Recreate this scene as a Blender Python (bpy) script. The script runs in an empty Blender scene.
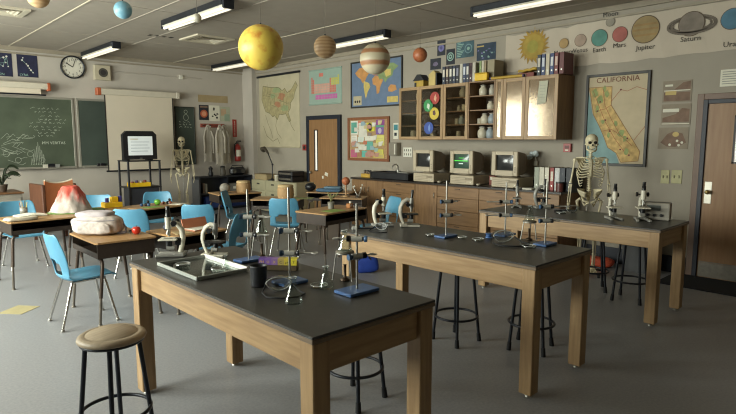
import bpy, bmesh, math, random
from mathutils import Vector, Matrix
random.seed(7)
S = bpy.context.scene
COL = S.collection
PI = math.pi
sin, cos, R = math.sin, math.cos, math.radians

# ------------------------------------------------------------------ camera
FPX, CAMH = 550.0, 1.65
PITCH, AZ = math.atan(67 / 550.0), R(46.4)
XR, YB, ZC = 7.44, 12.2, 3.38            # right wall, chalkboard wall, ceiling
XL, YF = -1.7, -1.6                      # window wall, wall behind the camera
fh = Vector((cos(AZ), sin(AZ), 0))
FW = fh * cos(PITCH) + Vector((0, 0, -sin(PITCH)))
RT = Vector((sin(AZ), -cos(AZ), 0))
UP = RT.cross(FW)
CAM = Vector((0, 0, CAMH))
cd = bpy.data.cameras.new('camera')
cam = bpy.data.objects.new('camera', cd)
COL.objects.link(cam)
cam.matrix_world = Matrix((
    (RT.x, UP.x, -FW.x, 0), (RT.y, UP.y, -FW.y, 0), (RT.z, UP.z, -FW.z, CAMH), (0, 0, 0, 1)))
cd.sensor_fit = 'HORIZONTAL'
cd.sensor_width = 36.0
cd.lens = FPX * 36.0 / 736.0
cd.clip_start = 0.05
S.camera = cam


def ray(x, y):
    return RT * (x - 368) + UP * (207 - y) + FW * FPX


def onz(x, y, z):
    d = ray(x, y)
    return CAM + d * ((z - CAMH) / d.z)


def onx(x, y, X):
    d = ray(x, y)
    return CAM + d * (X / d.x)


def ony(x, y, Y):
    d = ray(x, y)
    return CAM + d * (Y / d.y)


def atd(x, y, dist):
    d = ray(x, y)
    return CAM + d * (dist / FPX)


# ------------------------------------------------------------------ materials
def lin(h):
    h = h.lstrip('#')
    c = [int(h[i:i + 2], 16) / 255 for i in (0, 2, 4)]
    return tuple(v / 12.92 if v <= .04045 else ((v + .055) / 1.055) ** 2.4 for v in c) + (1,)


MATS = {}


def M(name, hexcol, rough=.55, metal=0.0, var=.08, scale=8.0, bump=0.0, stretch=None, coat=0.0, emit=None, spec=None, detail=4):
    if name in MATS:
        return MATS[name]
    m = bpy.data.materials.new(name)
    m.use_nodes = True
    nt = m.node_tree
    b = nt.nodes['Principled BSDF']
    c = lin(hexcol)
    tc = nt.nodes.new('ShaderNodeTexCoord')
    mp = nt.nodes.new('ShaderNodeMapping')
    if stretch:
        mp.inputs['Scale'].default_value = stretch
    nz = nt.nodes.new('ShaderNodeTexNoise')
    nz.inputs['Scale'].default_value = scale
    nz.inputs['Detail'].default_value = detail
    rp = nt.nodes.new('ShaderNodeValToRGB')
    rp.color_ramp.elements[0].position = .3
    rp.color_ramp.elements[1].position = .7
    rp.color_ramp.elements[0].color = tuple(max(0, v * (1 - var)) for v in c[:3]) + (1,)
    rp.color_ramp.elements[1].color = tuple(min(1, v * (1 + var)) for v in c[:3]) + (1,)
    L = nt.links.new
    L(tc.outputs['Object'], mp.inputs['Vector'])
    L(mp.outputs['Vector'], nz.inputs['Vector'])
    L(nz.outputs['Fac'], rp.inputs['Fac'])
    L(rp.outputs['Color'], b.inputs['Base Color'])
    b.inputs['Roughness'].default_value = rough
    b.inputs['Metallic'].default_value = metal
    if coat:
        b.inputs['Coat Weight'].default_value = coat
        b.inputs['Coat Roughness'].default_value = .15
    if spec is not None:
        b.inputs['Specular IOR Level'].default_value = spec
    if emit:
        b.inputs['Emission Color'].default_value = lin(emit[0])
        b.inputs['Emission Strength'].default_value = emit[1]
    if bump:
        bp = nt.nodes.new('ShaderNodeBump')
        bp.inputs['Strength'].default_value = bump
        bp.inputs['Distance'].default_value = .01
        L(nz.outputs['Fac'], bp.inputs['Height'])
        L(bp.outputs['Normal'], b.inputs['Normal'])
    MATS[name] = m
    return m


def wood(name, light, dark, axis='x', rough=.45, scale=3.0, spec=.4):
    if name in MATS:
        return MATS[name]
    st = {'x': (1.2, 14, 14), 'y': (14, 1.2, 14), 'z': (14, 14, 1.2)}[axis]
    m = M(name, light, rough, 0, 0, scale, .04, st, spec=spec, detail=6)
    rp = [n for n in m.node_tree.nodes if n.type == 'VALTORGB'][0]
    rp.color_ramp.elements[0].color = lin(dark)
    rp.color_ramp.elements[1].color = lin(light)
    return m


def glassmat(name, tint='#ffffff', rough=.03, refl=.10, ior=1.5):
    """thin pane: see-through with a Fresnel reflection on top"""
    if name in MATS:
        return MATS[name]
    m = bpy.data.materials.new(name)
    m.use_nodes = True
    nt = m.node_tree
    nt.nodes.remove(nt.nodes['Principled BSDF'])
    out = nt.nodes['Material Output']
    tr = nt.nodes.new('ShaderNodeBsdfTransparent')
    tr.inputs['Color'].default_value = lin(tint)
    gl = nt.nodes.new('ShaderNodeBsdfGlossy')
    gl.inputs['Roughness'].default_value = rough
    mx = nt.nodes.new('ShaderNodeMixShader')
    fr = nt.nodes.new('ShaderNodeFresnel')
    ad = nt.nodes.new('ShaderNodeMath')
    ad.operation = 'ADD'
    ad.use_clamp = True
    ad.inputs[1].default_value = refl
    L = nt.links.new
    ge = nt.nodes.new('ShaderNodeNewGeometry')
    io = nt.nodes.new('ShaderNodeMath')
    io.operation = 'MULTIPLY_ADD'
    io.inputs[1].default_value = 1 / ior - ior
    io.inputs[2].default_value = ior
    L(ge.outputs['Backfacing'], io.inputs[0])
    L(io.outputs[0], fr.inputs['IOR'])
    L(fr.outputs['Fac'], ad.inputs[0])
    L(ad.outputs[0], mx.inputs['Fac'])
    L(tr.outputs[0], mx.inputs[1])
    L(gl.outputs[0], mx.inputs[2])
    L(mx.outputs[0], out.inputs['Surface'])
    MATS[name] = m
    return m


# ------------------------------------------------------------------ mesh builder
class MB:
    def __init__(s):
        s.v, s.f, s.mi, s.sm, s.mats = [], [], [], [], []
        s.xf = None

    def _m(s, mat):
        if mat is None:
            return 0
        if mat not in s.mats:
            s.mats.append(mat)
        return s.mats.index(mat)

    def add(s, vs, fs, mat=None, smooth=False):
        k = s._m(mat)
        b = len(s.v)
        for p in vs:
            p = Vector(p)
            s.v.append(s.xf @ p if s.xf is not None else p)
        for f in fs:
            s.f.append([b + i for i in f])
            s.mi.append(k)
            s.sm.append(smooth)
        return s

    def box(s, c, d, mat=None, rz=0, ry=0, rx=0, ch=0.0):
        hx, hy, hz = d[0] / 2, d[1] / 2, d[2] / 2
        m = Matrix.Translation(Vector(c)) @ Matrix.Rotation(rz, 4, 'Z') @ Matrix.Rotation(ry, 4, 'Y') @ Matrix.Rotation(rx, 4, 'X')
        ch = min(ch, hx * .9, hy * .9, hz * .9)
        if ch <= 0:
            vs = [m @ Vector((x * hx, y * hy, z * hz)) for x in (-1, 1) for y in (-1, 1) for z in (-1, 1)]
            fs = [(0, 1, 3, 2), (4, 6, 7, 5), (0, 4, 5, 1), (2, 3, 7, 6), (0, 2, 6, 4), (1, 5, 7, 3)]
            return s.add(vs, fs, mat)
        import itertools
        idx, vs = {}, []
        for sx, sy, sz in itertools.product((-1, 1), repeat=3):
            for a in range(3):
                q = [sx * (hx - (0 if a == 0 else ch)), sy * (hy - (0 if a == 1 else ch)), sz * (hz - (0 if a == 2 else ch))]
                idx[(sx, sy, sz, a)] = len(vs)
                vs.append(m @ Vector(q))
        fs = []
        I = lambda sg, a: idx[(sg[0], sg[1], sg[2], a)]
        for a in range(3):
            o = [i for i in range(3) if i != a]
            for sg in (-1, 1):
                loop = []
                for p, q in ((-1, -1), (1, -1), (1, 1), (-1, 1)):
                    t = [0, 0, 0]
                    t[a] = sg
                    t[o[0]] = p
                    t[o[1]] = q
                    loop.append(I(t, a))
                if (sg > 0) == (a == 1):
                    loop.reverse()
                fs.append(loop)
        for a, b in ((0, 1), (0, 2), (1, 2)):
            c3 = 3 - a - b
            for p in (-1, 1):
                for q in (-1, 1):
                    t1 = [0, 0, 0]
                    t1[a] = p
                    t1[b] = q
                    t2 = list(t1)
                    t1[c3] = -1
                    t2[c3] = 1
                    fs.append([I(t1, a), I(t2, a), I(t2, b), I(t1, b)])
        for sg in itertools.product((-1, 1), repeat=3):
            fs.append([I(sg, 0), I(sg, 1), I(sg, 2)])
        return s.add(vs, fs, mat)

    def tube(s, pts, r, mat=None, n=8, closed=False, caps=True, flat=None):
        """round tube through pts; r a number or one per point; flat=(a,b) squashes the section"""
        pts = [Vector(p) for p in pts]
        k = len(pts)
        rr = r if isinstance(r, (list, tuple)) else [r] * k
        vs, fs = [], []
        prev = None
        for i, p in enumerate(pts):
            if closed:
                t = pts[(i + 1) % k] - pts[i - 1]
            else:
                t = pts[min(i + 1, k - 1)] - pts[max(i - 1, 0)]
            if t.length < 1e-9:
                t = Vector((0, 0, 1))
            t.normalize()
            if prev is None:
                u = t.orthogonal().normalized() if abs(t.z) > .9 else t.cross(Vector((0, 0, 1))).normalized()
            else:
                u = prev - t * prev.dot(t)
                u = u.normalized() if u.length > 1e-6 else t.orthogonal().normalized()
            prev = u
            w = t.cross(u)
            a, b = flat if flat else (1, 1)
            for j in range(n):
                th = 2 * PI * j / n
                vs.append(p + u * (rr[i] * a * cos(th)) + w * (rr[i] * b * sin(th)))
        for i in range(k if closed else k - 1):
            for j in range(n):
                a0, b0 = i * n + j, i * n + (j + 1) % n
                i2 = (i + 1) % k
                fs.append((a0, b0, i2 * n + (j + 1) % n, i2 * n + j))
        s.add(vs, fs, mat, True)
        if caps and not closed:
            s.add(vs[:n], [list(range(n))[::-1]], mat)
            s.add(vs[-n:], [list(range(n))], mat)
        return s

    def cyl(s, a, b, r, mat=None, n=16, r2=None):
        return s.tube([a, b], [r, r if r2 is None else r2], mat, n)

    def lathe(s, prof, c=(0, 0, 0), mat=None, n=24, smooth=True, caps=True):
        vs, fs = [], []
        for (r, z) in prof:
            for j in range(n):
                th = 2 * PI * j / n
                vs.append((c[0] + r * cos(th), c[1] + r * sin(th), c[2] + z))
        k = len(prof)
        for i in range(k - 1):
            for j in range(n):
                a, b = i * n + j, i * n + (j + 1) % n
                fs.append((a, b, b + n, a + n))
        s.add(vs, fs, mat, smooth)
        if not caps:
            return s
        if prof[0][0] > 1e-4:
            s.add(vs[:n], [list(range(n))[::-1]], mat)
        if prof[-1][0] > 1e-4:
            s.add(vs[-n:], [list(range(n))], mat)
        return s

    def ball(s, c, r, mat=None, n=20, m=12, sc=(1, 1, 1)):
        prof = [(max(1e-5, sin(PI * i / m)), -cos(PI * i / m)) for i in range(m + 1)]
        vs, fs = [], []
        for (q, z) in prof:
            for j in range(n):
                th = 2 * PI * j / n
                vs.append((c[0] + r * sc[0] * q * cos(th), c[1] + r * sc[1] * q * sin(th), c[2] + r * sc[2] * z))
        for i in range(m):
            for j in range(n):
                a, b = i * n + j, i * n + (j + 1) % n
                fs.append((a, b, b + n, a + n))
        return s.add(vs, fs, mat, True)

    def prism(s, poly, z0, z1, mat=None, plane='xy'):
        """extrude polygon; plane xz: poly in x,z and depth along y"""
        def P(p, z):
            return (p[0], p[1], z) if plane == 'xy' else ((p[0], z, p[1]) if plane == 'xz' else (z, p[0], p[1]))
        n = len(poly)
        vs = [P(p, z0) for p in poly] + [P(p, z1) for p in poly]
        fs = [list(range(n))[::-1], list(range(n, 2 * n))] + [(i, (i + 1) % n, n + (i + 1) % n, n + i) for i in range(n)]
        return s.add(vs, fs, mat)

    def flat2(s, poly, w, mat):
        """flat printed shape on a front (local -y) face, w in front of y=0"""
        return s.add([(u, -w, v) for u, v in poly], [list(range(len(poly)))], mat)

    def rect2(s, u0, v0, u1, v1, w, mat):
        return s.flat2([(u0, v0), (u1, v0), (u1, v1), (u0, v1)], w, mat)

    def disc2(s, u, v, r, w, mat, n=24, sy=1.0):
        return s.flat2([(u + r * cos(2 * PI * i / n), v + r * sy * sin(2 * PI * i / n)) for i in range(n)], w, mat)

    def line2(s, pts, th, w, mat):
        for (a, b), (c, d) in zip(pts[:-1], pts[1:]):
            L = math.hypot(c - a, d - b)
            if L < 1e-6:
                continue
            nx, ny = -(d - b) / L * th / 2, (c - a) / L * th / 2
            s.flat2([(a - nx, b - ny), (c - nx, d - ny), (c + nx, d + ny), (a + nx, b + ny)], w, mat)
        return s

    def text2(s, body, u, v, size, w, mat, align='CENTER'):
        vs, ps = text_polys(body, size, align)
        return s.add([(u + x, -w, v + y) for x, y in vs], ps, mat)

    def build(s, name, mat=None, parent=None, smooth=None, mods=None):
        me = bpy.data.meshes.new(name)
        me.from_pydata([tuple(p) for p in s.v], [], s.f)
        ms = s.mats if s.mats else [mat]
        for m in ms:
            me.materials.append(m if m is not None else mat)
        for i, p in enumerate(me.polygons):
            p.material_index = s.mi[i]
            p.use_smooth = s.sm[i] if smooth is None else smooth
        me.update()
        bm = bmesh.new()
        bm.from_mesh(me)
        if not any(len(e.link_faces) == 1 for e in bm.edges):
            bmesh.ops.recalc_face_normals(bm, faces=bm.faces)
        bm.to_mesh(me)
        bm.free()
        o = bpy.data.objects.new(name, me)
        COL.objects.link(o)
        if parent is not None:
            o.parent = parent
        return o


_TXT = {}


def text_polys(body, size, align='CENTER'):
    key = (body, align)
    if key not in _TXT:
        cu = bpy.data.curves.new('tmp_text', 'FONT')
        cu.body = body
        cu.size = 1
        cu.align_x = align
        cu.align_y = 'CENTER'
        cu.resolution_u = 2
        o = bpy.data.objects.new('tmp_text', cu)
        COL.objects.link(o)
        dg = bpy.context.evaluated_depsgraph_get()
        me = bpy.data.meshes.new_from_object(o.evaluated_get(dg))
        _TXT[key] = ([(p.co.x, p.co.y) for p in me.vertices], [list(q.vertices) for q in me.polygons])
        bpy.data.objects.remove(o)
        bpy.data.curves.remove(cu)
        bpy.data.meshes.remove(me)
    vs, ps = _TXT[key]
    return [(x * size, y * size) for x, y in vs], ps


def bevel(o, w=.004, seg=2):
    m = o.modifiers.new('bevel', 'BEVEL')
    m.width = w
    m.segments = seg
    m.limit_method = 'ANGLE'
    m.angle_limit = R(50)
    return o


def tag(o, label, cat, group=None, kind=None):
    o['label'] = label
    o['category'] = cat
    if group:
        o['group'] = group
    if kind:
        o['kind'] = kind
    return o


def thing(name, label, cat, loc=(0, 0, 0), rz=0.0, group=None):
    o = bpy.data.objects.new(name, None)
    o.empty_display_size = .05
    COL.objects.link(o)
    o.location = loc
    o.rotation_euler = (0, 0, rz)
    return tag(o, label, cat, group)


def struct(name, mb, mat):
    o = mb.build(name, mat)
    o['kind'] = 'structure'
    return o


def dup(root, label, loc=None, rz=None, group=None):
    def cp(o, par):
        c = o.copy()
        COL.objects.link(c)
        c.parent = par
        for k in [x for x in COL.objects if x.parent == o]:
            cp(k, c)
        return c
    r = cp(root, None)
    r['label'] = label
    if loc is not None:
        r.location = loc
    if rz is not None:
        r.rotation_euler = (0, 0, rz)
    if group:
        r['group'] = group
    return r


def at(v, z=None):
    return (v[0], v[1], v[2] if z is None else z)


# palette
WHITE = M('white_paint', '#d8d4c6', .5)
BLACK = M('black_plastic', '#14151a', .4, var=.2)
BLACKM = M('black_metal', '#22252b', .38, .3, var=.2)
CHROME = M('chrome', '#c9c7c2', .22, 1.0, var=.05)
STEEL = M('steel', '#b3b1aa', .35, .9, var=.08)
BRASS = M('brass', '#a8925c', .35, .8)
RUBBER = M('rubber', '#101114', .7, var=.2)
GLASS = glassmat('clear_glass', '#f2f7f5', .02, .10)
LGLASS = glassmat('lab_glass', '#eaf1ee', .03, .05)
PAPER = M('paper', '#d9d5c4', .8, var=.05)
TANW = wood('tan_laminate', '#b08a5e', '#9a764c', 'x', .4)
OAKX = wood('oak_along_x', '#ad8f68', '#937552', 'x', .42)
OAKY = wood('oak_along_y', '#ad8f68', '#937552', 'y', .42)
OAKZ = wood('oak_along_z', '#ad8f68', '#937552', 'z', .42)
CABX = wood('cabinet_wood_flat', '#8c6c4a', '#745638', 'x', .45)
CABZ = wood('cabinet_wood_upright', '#8c6c4a', '#745638', 'z', .45)
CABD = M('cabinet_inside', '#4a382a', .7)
EPOXY = M('black_resin_top', '#3b3937', .34, var=.12, scale=30)
NAVY = M('navy_paint', '#161c2a', .5, var=.15)
RED = M('red_paint', '#962a22', .4)
YEL = M('yellow_plastic', '#e3b81f', .45)
BLUEB = M('blue_enamel', '#46679a', .35, var=.2)
BEIGE = M('beige_plastic', '#b8ab90', .5, var=.05)
INK = M('ink', '#2a2520', .7)
CHALK = M('chalk', '#b9bfae', .9, var=.2, scale=60)

# ------------------------------------------------------------------ room shell
FLOORM = M('vinyl_floor', '#8d8d8f', .38, var=.10, scale=55, detail=8, spec=.35)
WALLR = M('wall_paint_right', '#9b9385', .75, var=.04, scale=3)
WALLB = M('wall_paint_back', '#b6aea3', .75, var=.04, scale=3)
CEILM = M('ceiling_paint', '#a39a8d', .8, var=.04, scale=5)
SEAM = M('ceiling_batten', '#c4bba6', .7)
MOULD = M('moulding_paint', '#968c7a', .6)
WALLL = M('wall_paint_window_side', '#9a9484', .75)
WALLF = M('wall_paint_behind', '#8a8070', .8)

T = .15
m = MB()
m.box(((XL + XR) / 2, (YF + YB) / 2, -T / 2), (XR - XL + 2 * T, YB - YF + 2 * T, T))
struct('floor', m, FLOORM)
m = MB()
m.box(((XL + XR) / 2, (YF + YB) / 2, ZC + T / 2), (XR - XL + 2 * T, YB - YF + 2 * T, T), CEILM)
for x, w, mt in ((2.4, .020, SEAM), (5.56, .016, SEAM), (.8, .010, SEAM), (4.0, .010, CEILM), (3.2, .008, CEILM), (7.0, .008, CEILM)):
    m.box((x, (YF + YB) / 2, ZC - .003), (w, YB - YF, .008), mt)
for y in (2.5, 5.0, 7.5, 10.0):
    m.box(((XL + XR) / 2, y, ZC - .002), (XR - XL, .006, .005), CEILM)
# row of small holes in the ceiling panel
for i in range(4):
    p = onz(150 + i * 7, 35 + i * .8, ZC)
    m.box((p.x, p.y, ZC - .002), (.05, .10, .006), INK)
struct('ceiling', m, CEILM)
m = MB()
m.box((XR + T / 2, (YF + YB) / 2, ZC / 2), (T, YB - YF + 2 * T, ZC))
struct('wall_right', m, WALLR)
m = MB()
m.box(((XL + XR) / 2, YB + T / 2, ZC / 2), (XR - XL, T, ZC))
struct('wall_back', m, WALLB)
m = MB()
m.box(((XL + XR) / 2, YF - T / 2, ZC / 2), (XR - XL, T, ZC))
struct('wall_front', m, WALLF)
# column in the far corner
m = MB()
m.box((XR - .06, YB - .22, ZC / 2), (.12, .44, ZC - .002))
struct('wall_column', m, WALLB)
# window wall
WINS = [(3.3, 5.0), (5.5, 7.8), (8.75, 10.45)]
WZ0, WZ1 = 1.0, 3.1
m = MB()
cx = XL - T / 2
m.box((cx, (YF + YB) / 2, WZ0 / 2), (T, YB - YF, WZ0))
m.box((cx, (YF + YB) / 2, (WZ1 + ZC) / 2), (T, YB - YF, ZC - WZ1))
ys = [YF] + [v for w in WINS for v in w] + [YB]
for a, b in zip(ys[0::2], ys[1::2]):
    m.box((cx, (a + b) / 2, (WZ0 + WZ1) / 2), (T, b - a, WZ1 - WZ0))
struct('wall_left', m, WALLL)
for i, (a, b) in enumerate(WINS):
    m = MB()
    zc, yc = (WZ0 + WZ1) / 2, (a + b) / 2
    for z in (WZ0 + .03, WZ1 - .03, 2.45):
        m.box((cx, yc, z), (.06, b - a, .06), WHITE)
    for y in (a + .03, yc, b - .03):
        m.box((cx, y, zc), (.055, .06, WZ1 - WZ0), WHITE)
    m.box((cx, yc, zc), (.006, b - a - .1, WZ1 - WZ0 - .1), GLASS)
    m.box((XL + .03, yc, WZ0 - .015), (.14, b - a + .08, .03), WHITE)
    struct('window_%d' % (i + 1), m, WHITE)
# mouldings and baseboards
m = MB()
m.box((XR - .02, (YF + YB) / 2, ZC - .035), (.04, YB - YF, .07))
m.box((XR - .012, (YF + YB) / 2, ZC - .14), (.024, YB - YF, .025))
struct('trim_1', m, MOULD)
m = MB()
m.box(((XL + XR) / 2 - .06, YB - .02, ZC - .035), (XR - XL - .12, .04, .07))
m.box(((XL + XR) / 2 - .06, YB - .012, ZC - .12), (XR - XL - .12, .024, .025))
struct('trim_2', m, MOULD)
m = MB()
for a, b in ((2.12, 3.40), (7.66, 8.55), (9.75, 11.75)):
    m.box((XR - .008, (a + b) / 2, .105), (.016, b - a, .21), NAVY)
struct('baseboard_right', m, NAVY)
m = MB()
m.box((2.85, YB - .008, .08), (XR - XL - .15, .016, .16), NAVY)
struct('baseboard_back', m, NAVY)

DOORW = wood('door_wood', '#94704c', '#84613e', 'z', .45, 2.0)


# doors lie on the right wall: local +x = towards the camera side (-Y), front = -X
def door(n, yc, w, h, kind):
    d = bpy.data.objects.new('door_%d' % n, None)
    COL.objects.link(d)
    d.location = (XR, yc, 0)
    d.rotation_euler = (0, 0, -PI / 2)
    d['kind'] = 'structure'
    fr = .085 if kind == 'far' else .05
    m = MB()
    for sx in (-1, 1):
        m.box((sx * (w / 2 + fr / 2), -.03, (h + fr) / 2), (fr, .06, h + fr), NAVY, ch=.004)
    m.box((0, -.03, h + fr / 2), (w, .06, fr), NAVY, ch=.004)
    m.build('door_frame', NAVY, d)
    if kind == 'near':
        m = MB()
        o = w / 2 + fr + .035
        tm = M('brown_trim', '#6e5646', .5)
        for sx in (-1, 1):
            m.box((sx * o, -.02, (h + fr + .07) / 2), (.07, .04, h + fr + .07), tm, ch=.004)
        m.box((0, -.02, h + fr + .035), (2 * o - .07, .04, .07), tm, ch=.004)
        m.build('casing', tm, d)
    wx0, wx1, wz0, wz1 = (-.30, -.18, .98, 1.87) if kind == 'far' else (-.20, .28, 1.38, 1.93)
    m = MB()
    yy, tt = -.02, .034
    m.box(((-w / 2 + wx0) / 2, yy, h / 2), (wx0 + w / 2, tt, h))
    m.box(((w / 2 + wx1) / 2, yy, h / 2), (w / 2 - wx1, tt, h))
    m.box(((wx0 + wx1) / 2, yy, wz0 / 2), (wx1 - wx0, tt, wz0))
    m.box(((wx0 + wx1) / 2, yy, (wz1 + h) / 2), (wx1 - wx0, tt, h - wz1))
    sl = m.build('door_slab', DOORW, d)
    m = MB()
    for a, b, c_, e in ((wx0, wx1, wz0, wz0 + .02), (wx0, wx1, wz1 - .02, wz1), (wx0, wx0 + .02, wz0, wz1), (wx1 - .02, wx1, wz0, wz1)):
        m.box(((a + b) / 2, -.04, (c_ + e) / 2), (b - a, .014, e - c_))
    m.build('glazing_bead', M('dark_bead', '#2c2320', .5), sl)
    m = MB()
    m.box(((wx0 + wx1) / 2, -.022, (wz0 + wz1) / 2), (wx1 - wx0, .006, wz1 - wz0))
    m.build('glass_pane', M('door_glass_own_glow', '#dcd8cc', .12, emit=('#e8e4d8', .55 if kind == 'near' else .28)), sl)  # pane glows by itself, standing in for light behind the door
    if kind == 'near':
        m = MB()
        m.box((0, -.040, .10), (w - .03, .005, .17), ch=.001)
        m.box((0, -.040, .195), (w - .03, .009, .012))
        m.build('kick_plate', M('dull_steel_plate', '#7a746a', .45, .7, var=.15, scale=20), sl)
        m = MB()
        m.box((-.415, -.0395, 1.03), (.075, .006, .26), ch=.002)
        p = m.build('lock_plate', M('worn_steel', '#c9c4b6', .4, .5), sl)
        m = MB()
        m.cyl((-.41, -.04, 1.04), (-.41, -.075, 1.04), .012)
        m.ball((-.41, -.09, 1.04), .027)
        m.build('door_knob', BRASS, p)
    else:
        m = MB()
        m.cyl((-.40, -.037, .95), (-.40, -.075, .95), .012)
        m.ball((-.40, -.085, .95), .03)
        m.build('door_knob', STEEL, sl)
        m = MB()
        m.box((.10, -.0395, .93), (.10, .006, .07), PAPER, ry=.3)
        m.box((-.02, -.0395, .86), (.05, .006, .06), PAPER, ry=-.2)
        m.build('stuck_note', PAPER, sl)
    return d


d1 = door(1, 2.06 - .55 - .0, .95, 2.07, 'near')
d2 = door(2, 9.15, .96, 2.08, 'far')


# ------------------------------------------------------------------ things hung on the walls
def wallthing(side, px, name, label, cat, group=None):
    """px = (x0,y0,x1,y1) outline in the photo of a flat thing on a wall -> Empty at its centre, width, height"""
    x0, y0, x1, y1 = px
    if side == 'R':
        a, b = onx(x0, (y0 + y1) / 2, XR), onx(x1, (y0 + y1) / 2, XR)
        xm = (x0 + x1) / 2
        zt, zb = onx(xm, y0, XR).z, onx(xm, y1, XR).z
        w = abs(a.y - b.y)
        o = thing(name, label, cat, (XR - .001, (a.y + b.y) / 2, (zt + zb) / 2), -PI / 2, group)
    else:
        a, b = ony(x0, (y0 + y1) / 2, YB), ony(x1, (y0 + y1) / 2, YB)
        xm = (x0 + x1) / 2
        zt, zb = ony(xm, y0, YB).z, ony(xm, y1, YB).z
        w = abs(a.x - b.x)
        o = thing(name, label, cat, ((a.x + b.x) / 2, YB - .001, (zt + zb) / 2), 0, group)
    return o, w, zt - zb


def sheet(o, w, h, mat, t=.006, name='sheet', draw=None):
    m = MB()
    m.box((0, -t / 2, 0), (w, t, h), mat)
    if draw:
        draw(m, w, h, t + .0015)
    return m.build(name, mat, o)


def frame(o, w, h, fw, ft, mat, name='frame'):
    m = MB()
    for sx in (-1, 1):
        m.box((sx * (w / 2 - fw / 2), -ft / 2, 0), (fw, ft, h), mat, ch=.003)
    for sz in (-1, 1):
        m.box((0, -ft / 2, sz * (h / 2 - fw / 2)), (w - 2 * fw, ft, fw), mat, ch=.003)
    return m.build(name, mat, o)


def scaled(poly, w, h):
    """0..1 map coordinates -> local"""
    return [((u - .5) * w, (v - .5) * h) for u, v in poly]


rnd = random.Random(3)


def blob(cx, cy, r, n=14, j=.25, sy=1.0, seed=0):
    q = random.Random(seed)
    return [(cx + r * (1 + q.uniform(-j, j)) * cos(2 * PI * i / n), cy + r * sy * (1 + q.uniform(-j, j)) * sin(2 * PI * i / n)) for i in range(n)]


# --- map of the United States
o, w, h = wallthing('R', (260, 75, 300, 147), 'pull_down_map', 'yellowed pull-down map of the United States left of the far door', 'map')
AGED = M('aged_map_paper', '#b6ac90', .8, var=.07, scale=4)
OLIVE = M('olive_print', '#6f6a4c', .8, var=.12)
USA = [(.08, .80), (.10, .92), (.30, .88), (.52, .86), (.60, .80), (.66, .84), (.72, .76), (.80, .78), (.93, .93), (.97, .86), (.90, .74), (.88, .66), (.80, .58), (.80, .50), (.74, .42), (.80, .28), (.76, .26), (.68, .40), (.58, .39), (.52, .40), (.46, .30), (.40, .38), (.34, .36), (.28, .42), (.16, .46), (.10, .58), (.06, .68)]


def usmap(m, w, h, k):
    q = scaled([(u, v * .80 + .14) for u, v in USA], w * .98, h * 1.0)
    m.flat2(q, k, M('map_land_print', '#a2976f', .8, var=.2, scale=14))
    m.line2(q + q[:1], .012, k + .001, OLIVE)
    m.line2(scaled([(.10, .30), (.18, .16), (.34, .08), (.46, .12), (.52, .04)], w, h), .012, k + .001, OLIVE)
    g = [M('map_green_print', '#8f9a70', .8), M('map_rust_print', '#a8795a', .8), M('map_tan_print', '#a6986e', .8)]
    for i, (u, v, r) in enumerate(((.45, .80, .09), (.58, .70, .10), (.70, .66, .08), (.66, .54, .09), (.48, .60, .08), (.80, .76, .05), (.36, .72, .07))):
        m.flat2(scaled(blob(u, v, r, 9, .3, .5, i), w, h), k + .0006 + i * .00005, g[i % 3])
    for a in ((.22, .90, .22, .76), (.22, .76, .40, .72), (.40, .72, .40, .60), (.10, .74, .28, .72), (.28, .72, .30, .60), (.30, .60, .46, .56), (.46, .56, .50, .50), (.55, .82, .55, .60), (.62, .74, .64, .52), (.72, .70, .68, .52), (.5, .66, .72, .60)):
        m.line2(scaled([a[:2], a[2:]], w, h), .008, k + .0022, OLIVE)
    for a in (((.16, .46), (.22, .34), (.30, .22), (.34, .12)), ((.46, .42), (.42, .30), (.46, .20), (.56, .12)), ((.74, .42), (.80, .30), (.88, .22))):
        m.line2(scaled(a, w, h), .010, k + .0022, OLIVE)


sheet(o, w, h, AGED, .01, 'map_sheet', usmap)
m = MB()
m.cyl((-w / 2 - .03, -.035, h / 2 + .01), (w / 2 + .05, -.035, h / 2 + .01), .025, BLACKM, 12)
m.build('roller', BLACKM, o)
m = MB()
m.cyl((-w / 2, -.018, -h / 2), (w / 2, -.018, -h / 2), .014, AGED, 10)
m.build('bottom_bar', AGED, o)

# --- periodic table
o, w, h = wallthing('R', (309.5, 69, 342, 104), 'periodic_table_poster', 'pale green poster of the periodic table above the far door', 'poster')
PT_G = M('poster_sage', '#8fa396', .7, var=.04)
PT_R = M('poster_coral', '#c4705f', .7)
PT_P = M('poster_pink', '#c060a0', .7)
PT_Y = M('poster_lime', '#b9b55a', .7)
PT_S = M('poster_salmon', '#c99a88', .7)


def ptable(m, w, h, k):
    cw, chh = w * .86 / 18, h * .62 / 9
    for r in range(7):
        for c in range(18):
            ok = (r == 0 and c in (0, 17)) or (r in (1, 2) and (c < 2 or c > 11)) or r > 2
            if not ok:
                continue
            mt = PT_R if c < 2 else (PT_S if c < 12 and r < 5 else (PT_Y if c > 12 and r < 4 else PT_S if c < 12 else PT_G if c > 15 else PT_R))
            u, v = -w * .43 + c * cw, h * .30 - r * chh
            m.rect2(u + cw * .08, v - chh * .92, u + cw * .95, v, k, mt)
    for r in (0, 1):
        for c in range(14):
            u, v = -w * .30 + c * cw, h * .30 - (7.6 + r) * chh
            m.rect2(u + cw * .08, v - chh * .92, u + cw * .95, v, k, PT_P)
    m.rect2(-w * .18, h * .30, -w * .05, h * .40, k, PT_R)


sheet(o, w, h, PT_G, .008, 'poster_sheet', ptable)
m = MB()
for sz in (-1, 1):
    m.cyl((-w / 2 - .01, -.012, sz * h / 2), (w / 2 + .01, -.012, sz * h / 2), .012, PT_G, 8)
m.build('hanging_rod', M('sage_rod', '#5c6d64', .6), o)

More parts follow.
